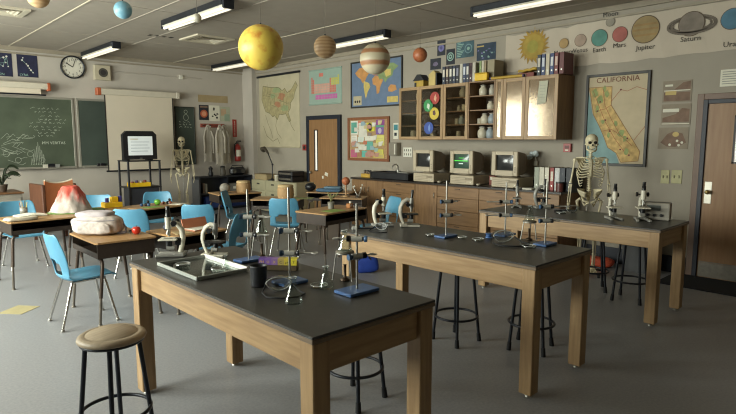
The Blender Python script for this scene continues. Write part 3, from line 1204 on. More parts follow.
# cork strip, three posters, coat rack
o, w, h = wallthing('B', (198, 95.5, 227.5, 102.5), 'paper_strip', 'tan paper strip above the three small posters by the coats', 'notice')
sheet(o, w, h, M('tan_card', '#a3906c', .85, var=.08), .006)


def q1(m, w, h, k):
    m.disc2(0, -h * .08, w * .38, k, M('rust_disc', '#b0583c', .7))
    m.disc2(0, -h * .08, w * .24, k + .001, M('rust_core', '#c98a6a', .7))
    m.rect2(-w * .4, h * .32, w * .4, h * .44, k, FADB)


def q2(m, w, h, k):
    for i in range(7):
        m.flat2(blob(rnd.uniform(-.3, .3) * w, rnd.uniform(-.35, .35) * h, w * .10, 7, .4, .8, i + 90), k + i * .0002, INK)


def q3(m, w, h, k):
    m.rect2(-w * .45, -h * .1, w * .1, h * .35, k, M('peach_print', '#b59a7c', .7))
    m.rect2(-w * .1, -h * .45, w * .45, 0, k + .001, M('sage_print', '#8fa08c', .7))


for px, mt, dr, lab in (((199, 105, 208.5, 120), DKP, q1, 'black poster with an orange-red disc above the hanging coats'), ((209.2, 105.5, 219.5, 121), PAPER, q2, 'white poster spotted with black shapes above the coats'), ((220.3, 107, 229.8, 121.5), M('pale_green_poster', '#a9ab94', .7), q3, 'pale green poster above the coats, nearest the extinguisher')):
    o, w, h = wallthing('B', px, 'small_poster', lab, 'poster', 'small posters above the coat rack')
    sheet(o, w, h, mt, .006, 'poster_sheet', dr)
a, b = ony(200, 126, YB), ony(224, 127, YB)
o = thing('coat_rack', 'reddish wooden peg rail holding the white coats', 'coat rack', ((a.x + b.x) / 2, YB - .001, 1.99))
RW = M('red_wood', '#8e4638', .5, var=.15)
hw = (b.x - a.x) / 2
MB().box((0, -.012, 0), (2 * hw, .024, .09), RW, ch=.004).build('rail', RW, o)
for i in range(4):
    u = -hw + .06 + i * (2 * hw - .12) / 3
    MB().tube([(u, -.024, 0), (u, -.07, -.005), (u, -.085, .02)], .008, BLACKM).build('peg', BLACKM, o)
COAT = M('coat_cotton', '#aea698', .9, var=.10, scale=6)
rx0 = (a.x + b.x) / 2


def coat(u, wd, ht, seed, lab, dy=0):
    q = random.Random(seed)
    o = thing('lab_coat', lab, 'coat', (u, YB - .135 - dy, 2.0), 0, 'coats on the peg rail')
    m = MB()
    rows, n = 14, 28
    ph = [q.uniform(0, 6.28) for _ in range(4)]
    vs, fs = [], []
    for i in range(rows + 1):
        t = i / rows
        half = wd * (.20 + .80 * min(1, t * 3.2) ** .7) / 2 * (1 + .05 * sin(5 * t + ph[0]))
        z = -ht * t
        for j in range(n):
            th = 2 * PI * j / n
            fold = 1 + .22 * sin(5 * th + ph[1] + 2 * t) * t + .10 * sin(9 * th + ph[2])
            vs.append((half * cos(th) * (1 + .08 * sin(3 * th + ph[3])), -.035 + .045 * sin(th) * fold * (.5 + .6 * t), z + .015 * sin(4 * th + ph[1])))
    for i in range(rows):
        for j in range(n):
            a0, b0 = i * n + j, i * n + (j + 1) % n
            fs.append((a0, b0, b0 + n, a0 + n))
    fs.append(list(range(n)))
    m.add(vs, fs, COAT, True)
    m.build('coat_body', COAT, o)
    for sx in (-1, 1):
        m = MB()
        m.tube([(sx * wd * .28, -.05, -.13), (sx * wd * .45, -.07, -.30), (sx * wd * .40, -.075, -.50), (sx * wd * .43, -.07, -.66)], [.034, .036, .034, .030], COAT, 10, flat=(1, .7))
        m.build('sleeve', COAT, o)
    m = MB()
    m.tube([(-.05, -.07, -.03), (0, -.085, -.12), (.05, -.07, -.03)], .014, COAT, 6)
    m.build('collar', COAT, o)


coat(rx0 - .20, .27, .86, 1, 'pale coat on the left end of the peg rail')
coat(rx0, .25, .92, 2, 'pale coat on the middle of the peg rail', .19)
coat(rx0 + .21, .27, .90, 3, 'pale coat on the right end of the peg rail, nearest the extinguisher')
# extinguisher and its sign
o, w, h = wallthing('B', (232.5, 119.5, 236.5, 137), 'extinguisher_sign', 'narrow upright red sign above the fire extinguisher', 'sign')
sheet(o, w, h, RED, .008)
m = MB()
m.xf = Matrix.Rotation(-PI / 2, 4, 'Y')
vs, ps = text_polys('FIRE EXTINGUISHER', .04)
m.add([(x, -.0095, y) for x, y in vs], ps, WHITE)
m.build('lettering', WHITE, o)
e0 = ony(236, 160.5, YB)
o = thing('fire_extinguisher', 'red fire extinguisher hung right of the coats', 'extinguisher', (e0.x, YB - .09, 1.13))
m = MB()
m.lathe([(.06, 0), (.075, .015), (.078, .05), (.078, .34), (.06, .39), (.03, .41), (.025, .43)], (0, 0, 0), RED, 20)
m.build('cylinder', RED, o)
m = MB()
m.cyl((0, 0, .43), (0, 0, .47), .03, BLACK, 10)
m.box((.03, -.01, .485), (.12, .025, .02), BLACK)
m.box((.04, -.01, .515), (.11, .022, .014), BLACK)
m.build('valve', BLACK, o)
MB().tube([(-.02, -.02, .46), (-.09, -.03, .42), (-.105, -.03, .28), (-.09, -.03, .12)], .012, RUBBER).build('hose', RUBBER, o)
m = MB()
m.xf = Matrix.Translation((0, 0, 0))
m.add([(.0795 * cos(t), .0795 * sin(t), z) for z in (.12, .28) for t in [R(-150 + 12 * i) for i in range(11)]], [(i, i + 1, i + 12, i + 11) for i in range(10)], PAPER)
m.build('label_band', PAPER, o)
MB().box((0, .083, .22), (.03, .012, .3), BLACKM).build('bracket', BLACKM, o)

# ------------------------------------------------------------------ ceiling: lamps, vents, hanging planets
TUBE = M('lamp_tube', '#e6e4da', .4, emit=('#fff1d8', .55))
REFL = M('lamp_reflector', '#c9c5b8', .4)


def lamp(x, y0, y1, lab):
    o = thing('ceiling_lamp', lab, 'lamp', (x, (y0 + y1) / 2, ZC), 0, 'fluorescent ceiling lamps')
    L = y1 - y0
    MB().box((0, 0, -.041), (.17, L, .08), BLACKM, ch=.008).build('housing', BLACKM, o)
    for sy in (-1, 1):
        MB().box((0, sy * (L / 2 + .02), -.06), (.15, .04, .12), BLACKM, ch=.006).build('end_cap', BLACKM, o)
    MB().prism([(-.08, -.081), (.08, -.081), (.05, -.094), (-.05, -.094)], -L / 2, L / 2, REFL, 'xz').build('reflector', REFL, o)
    for sx in (-1, 1):
        MB().cyl((sx * .04, -L / 2, -.112), (sx * .04, L / 2, -.112), .018, TUBE, 10).build('tube', TUBE, o)


lamp(3.60, 6.3, 8.05, 'long ceiling lamp with the small white ball before it')
lamp(3.68, 10.35, 12.05, 'ceiling lamp above the clock and loudspeaker')
lamp(6.48, 10.4, 12.0, 'ceiling lamp behind the big yellow ball')
lamp(6.40, 6.3, 7.8, 'ceiling lamp above the world map')
lamp(6.2, 2.5, 4.45, 'ceiling lamp above the solar system banner')


def vent(x, y, s_, lab):
    o = thing('ceiling_vent', lab, 'vent', (x, y, ZC), 0, 'square ceiling vents')
    VM = M('vent_enamel', '#c2b9a4', .5)
    m = MB()
    for sx in (-1, 1):
        m.box((sx * (s_ / 2), 0, -.012), (.07, s_ + .07, .024), VM)
        m.box((0, sx * (s_ / 2), -.012), (s_ - .07, .07, .024), VM)
    m.build('frame', VM, o)
    for k in range(3):
        q = s_ * (.36 - .1 * k)
        m = MB()
        for i in range(4):
            a0, a1 = PI / 4 + i * PI / 2, PI / 4 + (i + 1) * PI / 2
            c_ = 1.414
            m.add([(q * c_ * cos(a0), q * c_ * sin(a0), -.03 + .006 * k), (q * c_ * cos(a1), q * c_ * sin(a1), -.03 + .006 * k), (q * .8 * c_ * cos(a1), q * .8 * c_ * sin(a1), -.004), (q * .8 * c_ * cos(a0), q * .8 * c_ * sin(a0), -.004)], [(0, 1, 2, 3)], VM)
        m.build('louvre', VM, o)


vent(4.72, 8.98, .62, 'square ceiling vent behind the long lamp, above the pale screen')
p = onz(-3, 9, ZC)
vent(p.x + .05, p.y, .5, 'square ceiling vent cut by the upper left corner')


def planetmat(name, c1, c2, kind):
    m = M(name, c1, .45, 0, .06, 5.0, coat=.1)
    nt = m.node_tree
    b = nt.nodes['Principled BSDF']
    nz = [n for n in nt.nodes if n.type == 'TEX_NOISE'][0]
    rp = [n for n in nt.nodes if n.type == 'VALTORGB'][0]
    tc = [n for n in nt.nodes if n.type == 'TEX_COORD'][0]
    L = nt.links.new
    if kind == 'mottle':
        nz.inputs['Scale'].default_value = 11
        nz.inputs['Detail'].default_value = 6
        e = rp.color_ramp.elements
        e[0].color, e[1].color = lin(c1), lin(c2)
        e[0].position, e[1].position = .50, .72
        return m
    # stripes around the axis, a little wavy
    sp = nt.nodes.new('ShaderNodeSeparateXYZ')
    L(tc.outputs['Generated'], sp.inputs[0])
    ad = nt.nodes.new('ShaderNodeMath')
    ad.operation = 'MULTIPLY_ADD'
    ad.inputs[1].default_value = .06
    nz.inputs['Scale'].default_value = 9
    L(nz.outputs['Fac'], ad.inputs[0])
    L(sp.outputs['Z'], ad.inputs[2])
    cr = nt.nodes.new('ShaderNodeValToRGB')
    L(ad.outputs[0], cr.inputs['Fac'])
    L(cr.outputs['Color'], b.inputs['Base Color'])
    stops = [(0, c1), (.28, c1), (.33, c2), (.42, c2), (.47, c1), (.66, c1), (.70, c2), (.80, c2), (.85, c1)] if kind == 'two' else \
        [(i / 14 + .02, c1 if i % 2 else c2) for i in range(14)]
    el = cr.color_ramp.elements
    el[0].position, el[0].color = stops[0][0], lin(stops[0][1])
    el[1].position, el[1].color = stops[1][0], lin(stops[1][1])
    for p_, c_ in stops[2:]:
        k = el.new(p_)
        k.color = lin(c_)
    return m


def hangplanet(px, py, rpx, dist, name, lab, mat):
    p = atd(px, py, dist)
    r = rpx * dist / FPX
    o = thing('hanging_' + name, lab, 'model planet', tuple(p), 0, 'model planets hung from the ceiling')
    MB().ball((0, 0, 0), r, mat, 40, 24).build('globe', mat, o)
    MB().cyl((0, 0, r - .004), (0, 0, ZC - p.z), .0022, M('string', '#6a655a', .8), 6).build('string', None, o)
    MB().cyl((0, 0, r - .006), (0, 0, r + .012), .008, BLACKM, 8).build('hook', BLACKM, o)


hangplanet(261, 47.5, 22.3, 5.0, 'sun_ball', 'big yellow mottled sun ball hung from the ceiling', planetmat('sun_yellow', '#e6c858', '#d08a34', 'mottle'))
hangplanet(325, 47, 11.2, 5.4, 'planet_ball', 'smaller tan striped planet ball right of the yellow one', planetmat('striped_tan', '#d0b088', '#b08a60', 'band'))
hangplanet(375, 59, 15.2, 5.6, 'planet_ball', 'cream planet ball with reddish bands before the world map', planetmat('cream_banded', '#d8ccae', '#b8845c', 'two'))
hangplanet(123, 10, 8.6, 5.6, 'planet_ball', 'pale blue planet ball hung near the long lamp', planetmat('blue_planet', '#6fa0b4', '#a8c4cc', 'mottle'))
hangplanet(197, 18, 4.4, 5.2, 'planet_ball', 'tiny grey-white ball hung before the long lamp', planetmat('moon_grey', '#bdb8a8', '#a39e90', 'mottle'))
hangplanet(38, -3, 10.5, 4.6, 'planet_ball', 'tan planet ball cut by the top edge at the left', planetmat('tan_planet', '#cfae84', '#b8946a', 'band'))
hangplanet(420, 55, 7.2, 8.2, 'planet_ball', 'orange-red planet ball hung near the wall above the cabinets', planetmat('mars_red', '#b06a44', '#94452c', 'mottle'))

# ------------------------------------------------------------------ lab tables
LT = .88


def lab_table(x0, x1, y0, y1, lab):
    cx, cy = (x0 + x1) / 2, (y0 + y1) / 2
    o = thing('lab_table', lab, 'table', (cx, cy, 0), 0, 'black-topped lab tables')
    W, D = x1 - x0, y1 - y0
    MB().box((0, 0, LT - .006), (W, D, .012), EPOXY, ch=.002).build('tabletop', EPOXY, o)
    MB().box((0, 0, LT - .0225), (W + .002, D + .002, .020), M('edge_band', '#75634f', .4), ch=.003).build('edge_band', None, o)
    lw = .09
    ix, iy = W / 2 - .008 - lw / 2, D / 2 - .008 - lw / 2
    for sx in (-1, 1):
        for sy in (-1, 1):
            l = MB().box((sx * ix, sy * iy, .025 + (LT - .033 - .025) / 2), (lw, lw, LT - .033 - .025), OAKZ, ch=.004).build('leg', OAKZ, o)
            MB().lathe([(.024, 0), (.024, .012), (.012, .014), (.012, .026)], (sx * ix, sy * iy, 0), STEEL, 12).build('glide', STEEL, l)
    ah = .145
    za = LT - .034 - ah / 2
    for sx in (-1, 1):
        MB().box((sx * (ix + .012), 0, za), (.025, 2 * iy - lw - .008, ah), OAKY, ch=.002).build('apron', OAKY, o)
    for sy in (-1, 1):
        MB().box((0, sy * (iy + .012), za), (2 * ix - lw - .008, .025, ah), OAKX, ch=.002).build('apron', OAKX, o)
    return o


lab_table(1.275, 2.03, 1.655, 3.555, 'black-topped wooden lab table nearest, with the black cup')
lab_table(3.04, 3.82, 1.69, 3.535, 'black-topped wooden lab table in the middle row')
lab_table(5.07, 5.83, 1.655, 3.54, 'black-topped wooden lab table farthest, before the standing skeleton')

# ------------------------------------------------------------------ stools
SEATM = wood('stool_seat_board', '#9c8c76', '#8a7b66', 'x', .5)
STOOLM = M('stool_tube_paint', '#24272e', .35, .4, var=.15)


def make_stool(label, loc, rz):
    o = thing('lab_stool', label, 'stool', loc, rz, 'round-seated lab stools')
    H = .645
    MB().lathe([(.001, H), (.125, H), (.128, H - .004), (.132, H - .002), (.150, H - .003), (.166, H - .012), (.170, H - .025), (.166, H - .034), (.14, H - .036), (.001, H - .036)], (0, 0, 0), SEATM, 40).build('seat', SEATM, o)
    MB().lathe([(.135, H - .052), (.158, H - .050), (.160, H - .037), (.13, H - .0365)], (0, 0, 0), BLACKM, 32).build('seat_rim', BLACKM, o)
    for k in range(4):
        a = PI / 4 + k * PI / 2
        p0 = Vector((.128 * cos(a), .128 * sin(a), H - .04))
        p1 = Vector((  .188 * cos(a), .188 * sin(a), .03))
        l = MB().cyl(p0, p1, .0125, STOOLM, 10).build('leg', STOOLM, o)
        d = (p1 - p0).normalized()
        MB().tube([p1 - d * .035, p1, p1 + d * .029], [.016, .018, .019], RUBBER, 10).build('foot_cap', RUBBER, l)
    rr = .128 + (.188 - .128) * (H - .04 - .215) / (H - .07) + .006
    MB().tube([(rr * cos(2 * PI * i / 40), rr * sin(2 * PI * i / 40), .215) for i in range(40)], .010, STOOLM, 8, closed=True).build('foot_ring', STOOLM, o)
    return o


p = onz(112, 336.5, .62)
st = make_stool('round-seated lab stool nearest, left of the nearest table', (p.x, p.y, 0), R(20))
dup(st, 'lab stool seen under the end of the nearest table', (2.26, 2.49, 0), R(8))
dup(st, 'lab stool behind the middle table, left of its pair', (3.57, 2.69, 0), R(-5))
dup(st, 'lab stool behind the middle table, by its front right leg', (3.86, 2.17, 0), R(15))
dup(st, 'lab stool behind the farthest table with the legs left of the pair', (5.93, 2.62, 0), R(30))
dup(st, 'lab stool behind the farthest table, nearest its right-hand leg', (5.80, 2.15, 0), R(5))

# ------------------------------------------------------------------ student desks
DESKM = M('desk_box_steel', '#3a3029', .45, .3, var=.15, scale=10)
DESKL = M('desk_leg_bronze', '#4a3d33', .4, .4, var=.15)
DESKF = M('desk_leg_lower', '#7d766c', .35, .7)
DH = .75


def desk(label, corner, yaw, w=.72, d=.54, leg_mat=None):
    """corner = near left corner; +x along the near edge (yaw), +y away; the book box opens on the near side"""
    o = thing('student_desk', label, 'desk', (corner[0], corner[1], 0), yaw, 'student desks')
    t = MB()
    t.prism([(.02, 0), (w - .02, 0), (w, .02), (w, d - .02), (w - .02, d), (.02, d), (0, d - .02), (0, .02)], DH - .018, DH, TANW)
    bevel(t.build('desktop', TANW, o), .003, 1)
    m = MB()
    z0, z1 = DH - .15, DH - .0185
    a, b, c_, e = .02, w - .02, .02, d - .02
    m.box(((a + b) / 2, (c_ + e) / 2, z0 + .005), (b - a, e - c_, .01))
    m.box((a + .006, (c_ + e) / 2, (z0 + z1) / 2 + .005), (.012, e - c_, z1 - z0 - .01))
    m.box((b - .006, (c_ + e) / 2, (z0 + z1) / 2 + .005), (.012, e - c_, z1 - z0 - .01))
    m.box(((a + b) / 2, e - .006, (z0 + z1) / 2 + .005), (b - a - .024, .012, z1 - z0 - .01))
    m.box(((a + b) / 2, c_ + .008, z0 + .03), (b - a - .024, .012, .04))
    m.build('book_box', DESKM, o)
    for sx in (0, 1):
        for sy in (0, 1):
            x, y = (.035 if sx == 0 else w - .035), (.06 if sy == 0 else d - .06)
            fx, fy = x + (-.04 if sx == 0 else .04), y + (-.06 if sy == 0 else .06)
            ix = x + (.06 if sx == 0 else -.06)
            mx, my, mz = x + (fx - x) * .62, y + (fy - y) * .62, .25
            l = MB().tube([(ix, y, z0 - .014), (x + (ix - x) * .3, y, z0 - .018), (x, y, z0 - .05), (x + (fx - x) * .2, y + (fy - y) * .2, z0 - .16), (mx, my, mz)], .016, DESKL, 10).build('leg', DESKL, o)
            f = MB().tube([(mx, my, mz + .01), (fx, fy, .016)], .0125, DESKF, 10)
            f.lathe([(.02, 0), (.02, .012), (.013, .018)], (fx, fy, 0), DESKF, 10)
            f.build('leg_insert', DESKF, l)
    return o


deskA = None
desk('tan student desk carrying the pale backpack and red apple', (1.54, 5.85), -PI / 2, .77, .55)
desk('tan student desk carrying the peach-coloured folder, right of the backpack desk', (2.20, 4.92), R(8), .60, .55)
desk('tan student desk carrying the pencil cup, farthest left', (1.26, 7.02), R(3), .74, .60)
desk('tan student desk partly under the model volcano, behind the backpack', (2.05, 7.30), 0, .60, .56)
desk('tan student desk carrying the green apple', (2.77, 7.16), R(12), .78, .56)
desk('tan student desk carrying the potted sprig and green paper', (4.21, 5.17), R(9), .86, .54)
desk('tan student desk carrying the tan tubs near the black bookcase', (4.45, 8.27), R(-10), .78, .56)
desk('student desk with a green-covered top behind the blue chair with the cut-out', (4.44, 7.27), R(-48), .76, .50)
desk('bare-topped student desk behind the potted sprig', (5.36, 6.74), R(-55), .70, .46)
desk('student desk under the folded blue jacket near the far door', (5.80, 7.66), R(-60), .80, .50)

# ------------------------------------------------------------------ blue plastic chairs
BLUEP = M('blue_chair_plastic', '#548eaa', .38, var=.06, spec=.45)


def crv(P, n):
    out = []
    k = len(P)
    for i in range(k - 1):
        p0, p1, p2, p3 = P[max(i - 1, 0)], P[i], P[i + 1], P[min(i + 2, k - 1)]
        for j in range(n):
            t = j / n
            out.append(tuple(.5 * (2 * b + (c - a) * t + (2 * a - 5 * b + 4 * c - d) * t * t + (3 * b - a - 3 * c + d) * t ** 3) for a, b, c, d in zip(p0, p1, p2, p3)))
    out.append(P[-1])
    return out


def make_chair(label, loc, yaw):
    """+x = forward"""
    o = thing('school_chair', label, 'chair', loc, yaw, 'blue plastic school chairs')
    # x, z, half width, seat dish, back wrap
    P = [(.235, .415, .175, 0, 0), (.225, .440, .195, 0, 0), (.16, .448, .213, .008, 0), (.02, .436, .222, .018, 0), (-.12, .430, .218, .020, .01), (-.185, .450, .212, .012, .03), (-.205, .50, .206, 0, .05), (-.225, .58, .210, 0, .06), (-.248, .68, .215, 0, .06), (-.268, .77, .205, 0, .05), (-.274, .82, .188, 0, .04), (-.276, .842, .150, 0, .03)]
    rows = crv(P, 3)
    n = 18
    vs, fs = [], []
    for (x, z, hw, dish, wrap) in rows:
        for j in range(n + 1):
            t = -1 + 2 * j / n
            vs.append((x + wrap * t * t, hw * t, z + dish * (t * t - .4) + .006 * abs(t) ** 6))
    nr = len(rows)
    for i in range(nr - 1):
        zc = (rows[i][1] + rows[i + 1][1]) / 2
        for j in range(n):
            t = -1 + 2 * (j + .5) / n
            if rows[i][0] < -.19 and .475 < zc < .60 and abs(t) < (.52 if zc < .57 else .36):
                continue
            a = i * (n + 1) + j
            fs.append((a, a + 1, a + n + 2, a + n + 1))
    m = MB().add(vs, fs, BLUEP, True)
    sh = m.build('seat_shell', BLUEP, o)
    s_ = sh.modifiers.new('thickness', 'SOLIDIFY')
    s_.thickness = .012
    s_.offset = -1
    ss = sh.modifiers.new('smooth', 'SUBSURF')
    ss.levels = ss.render_levels = 1
    m = MB()
    for sy in (-1, 1):
        m.tube([(.15, sy * .14, .412), (-.14, sy * .14, .404)], .011, CHROME, 8)
    m.tube([(.10, -.14, .408), (.10, .14, .408)], .010, CHROME, 8)
    m.tube([(-.10, -.14, .402), (-.10, .14, .402)], .010, CHROME, 8)
    m.build('seat_frame', CHROME, o)
    for sx, x0, x1 in ((1, .14, .215), (-1, -.13, -.245)):
        for sy in (-1, 1):
            l = MB().tube([(x0, sy * .14, .40), (x0 + (x1 - x0) * .12, sy * .15, .36), (x1, sy * .205, .014)], .0125, CHROME, 10).build('leg', CHROME, o)
            MB().lathe([(.017, 0), (.019, .006), (.013, .02)], (x1, sy * .205, 0), STEEL, 10).build('glide', STEEL, l)
    return o


ch = make_chair('blue plastic chair nearest, drawn up to the backpack desk', (1.50, 5.35, 0), R(0))
FA = R(46)
for lab, (x, y), yw in (('blue plastic chair behind the pencil cup, farthest left', (1.63, 8.25), R(-88)),
                        ('blue plastic chair behind the model volcano', (2.56, 8.42), R(-120)),
                        ('blue plastic chair behind the green apple', (3.45, 8.30), R(-112)),
                        ('blue plastic chair showing its back just right of the backpack', (2.56, 6.78), FA),
                        ('blue plastic chair showing its back behind the peach folder', (3.36, 6.66), FA),
                        ('blue plastic chair turned edge-on before the black bookcase', (4.53, 7.72), R(-42)),
                        ('blue plastic chair edge-on behind the curved-arm microscope of the nearest table', (3.10, 5.62), R(120)),
                        ('blue plastic chair with the cut-out back facing us, mid-room', (4.58, 6.50), R(42)),
                        ('blue plastic chair tilted before the wooden counter units', (5.43, 5.46), R(160))):
    dup(ch, lab, (x, y, 0), yw)

# ------------------------------------------------------------------ wall counter
CX = 6.84                                   # front plane of the units
CT = .965                                   # worktop height
DARKTOP = M('counter_top_resin', '#2b2420', .3, var=.15, scale=20)
CABP = wood('counter_panel_grain', '#8c6c4a', '#765839', 'x', .42, 2.5)
seams = [7.62, 6.80, 6.05, 5.58, 4.78, 4.09, 3.50]
ULAB = ['wooden base unit at the far end of the counter by the far door', 'wooden drawer unit under the black sink', 'plain-doored base unit left of the first computer', 'wooden drawer unit below the left-hand computers', 'wooden drawer unit below the third computer', 'wooden base unit at the near end of the counter under the binders']
UT = ['door', 'drawer', 'door', 'drawer', 'drawer', 'drawer']
for i in range(6):
    a, b = seams[i], seams[i + 1]
    w = a - b - .002
    o = thing('counter_unit', ULAB[i], 'cabinet', (XR - .001, (a + b) / 2, 0), -PI / 2, 'wooden base units along the wall')
    D = XR - CX
    m = MB()
    m.box((0, -(D - .03) / 2, .50), (w, D - .032, .86), CABZ)
    m.build('body', CABZ, o)
    MB().box((0, -(D - .10) / 2, .035), (w, D - .11, .07), NAVY).build('plinth', NAVY, o)
    if UT[i] == 'door':
        nd = 2 if w > .7 else 1
        for k in range(nd):
            dw = w / nd - .006
            x = -w / 2 + w / nd * (k + .5)
            f = MB().box((x, -D + .008, .50), (dw, .02, .85), CABZ, ch=.003).build('door', CABZ, o)
            m = MB().tube([(x + (dw / 2 - .05) * (1 if k == 0 else -1), -D - .002, .72), (x + (dw / 2 - .05) * (1 if k == 0 else -1), -D - .025, .73), (x + (dw / 2 - .05) * (1 if k == 0 else -1), -D - .025, .80), (x + (dw / 2 - .05) * (1 if k == 0 else -1), -D - .002, .81)], .005, STEEL, 6)
            m.build('handle', STEEL, f)
    else:
        hs = [.17, .20, .22, .25]
        z = .925
        for hgt in hs:
            z -= hgt
            f = MB().box((0, -D + .008, z + hgt / 2), (w - .006, .02, hgt - .006), CABP, ch=.003).build('drawer', CABP, o)
            MB().box((0, -D - .006, z + hgt - .03), (.10, .01, .012), M('dark_pull', '#4a3826', .5), ch=.002).build('handle', None, f)
m = MB()
m.box(((CX - .02 + XR - .002) / 2, (7.64 + 3.47) / 2, CT - .016), (XR - .002 - CX + .02, 7.64 - 3.47, .03), DARKTOP, ch=.004)
o = m.build('counter_worktop', DARKTOP)
tag(o, 'long dark worktop over the wooden wall units', 'worktop')
m = MB().box((XR - .012, (7.64 + 3.47) / 2, CT + .05), (.018, 7.64 - 3.47, .098), DARKTOP, ch=.002).build('upstand', DARKTOP, o)
CTZ = CT

# sink block with tap
p0, p1 = onx(377, 178, 7.1), onx(415, 178, 7.1)
o = thing('sink_trough', 'black sink trough standing proud of the far end of the counter', 'sink', (7.12, (p0.y + p1.y) / 2, CTZ), -PI / 2)
w = p0.y - p1.y
m = MB()
for sx in (-1, 1):
    m.box((sx * (w / 2 - .02), 0, .06), (.04, .40, .118), BLACK, ch=.006)
for sy in (-1, 1):
    m.box((0, sy * .18, .06), (w - .08, .04, .118), BLACK, ch=.006)
m.box((0, 0, .012), (w - .08, .32, .02), BLACK)
m.build('basin', BLACK, o)
m = MB()
m.box((0, -.19, .112), (w + .06, .06, .018), BLACK, ch=.004)
m.build('rim', BLACK, o)
m = MB()
m.cyl((0, .05, .02), (0, .05, .16), .02, STEEL, 12)
m.tube([(0, .05, .14), (0, .05, .22), (0, 0, .26), (0, -.08, .24), (0, -.10, .19)], .010, STEEL, 8)
f = m.build('tap', STEEL, o)
for s_ in (-1, 1):
    MB().tube([(s_ * .012, .05, .13), (s_ * .07, .05, .14)], .009, STEEL, 8).build('tap_lever', STEEL, f)
m = MB()
for i in range(5):
    m.cyl((.16 + .05 * i, -.12, .123), (.16 + .05 * i, .12, .123), .004, STEEL, 6)
m.box((.26, -.12, .123), (.24, .008, .01), STEEL)
m.box((.26, .12, .123), (.24, .008, .01), STEEL)
m.build('drain_rack', STEEL, o)
# yellow caddy left of the sink
p = onx(374, 177, 6.98)
o = thing('tool_caddy', 'yellow caddy of small jars on the far end of the counter', 'caddy', (6.98, p.y + .17, CTZ + .0005), -PI / 2)
MB().box((0, 0, .035), (.24, .12, .07), M('amber_plastic', '#b8923a', .5), ch=.008).build('tray', None, o)
for i in range(3):
    j = MB().cyl((-.07 + .07 * i, 0, .0705), (-.07 + .07 * i, 0, .12), .022, M('brown_jar', '#5c4a3c', .4), 12).build('jar', None, o)
    MB().cyl((-.07 + .07 * i, 0, .1205), (-.07 + .07 * i, 0, .135), .023, BLACK, 12).build('jar_lid', BLACK, j)

# ------------------------------------------------------------------ computers
CASE = M('computer_beige', '#b3a58c', .5, var=.04)
CASED = M('computer_seam', '#8a7d68', .6)


def make_case(label, y):
    o = thing('desktop_computer', label, 'computer', (7.08, y, CTZ + .0005), -PI / 2, 'beige desktop computers on the counter')
    MB().box((0, 0, .075), (.44, .42, .14), CASE, ch=.008).build('case', CASE, o)
    m = MB()
    for i in range(4):
        m.box((-.05, -.2115, .035 + .025 * i), (.28, .004, .006), CASED)
    m.build('vent_slots', CASED, o)
    MB().box((.13, -.212, .09), (.12, .006, .035), CASED, ch=.001).build('floppy_drive', CASED, o)
    MB().box((.17, -.213, .045), (.02, .008, .02), WHITE, ch=.002).build('power_button', WHITE, o)
    for sx in (-1, 1):
        for sy in (-1, 1):
            MB().cyl((sx * .18, sy * .17, 0), (sx * .18, sy * .17, .006), .015, RUBBER, 8).build('foot', RUBBER, o)
    return o


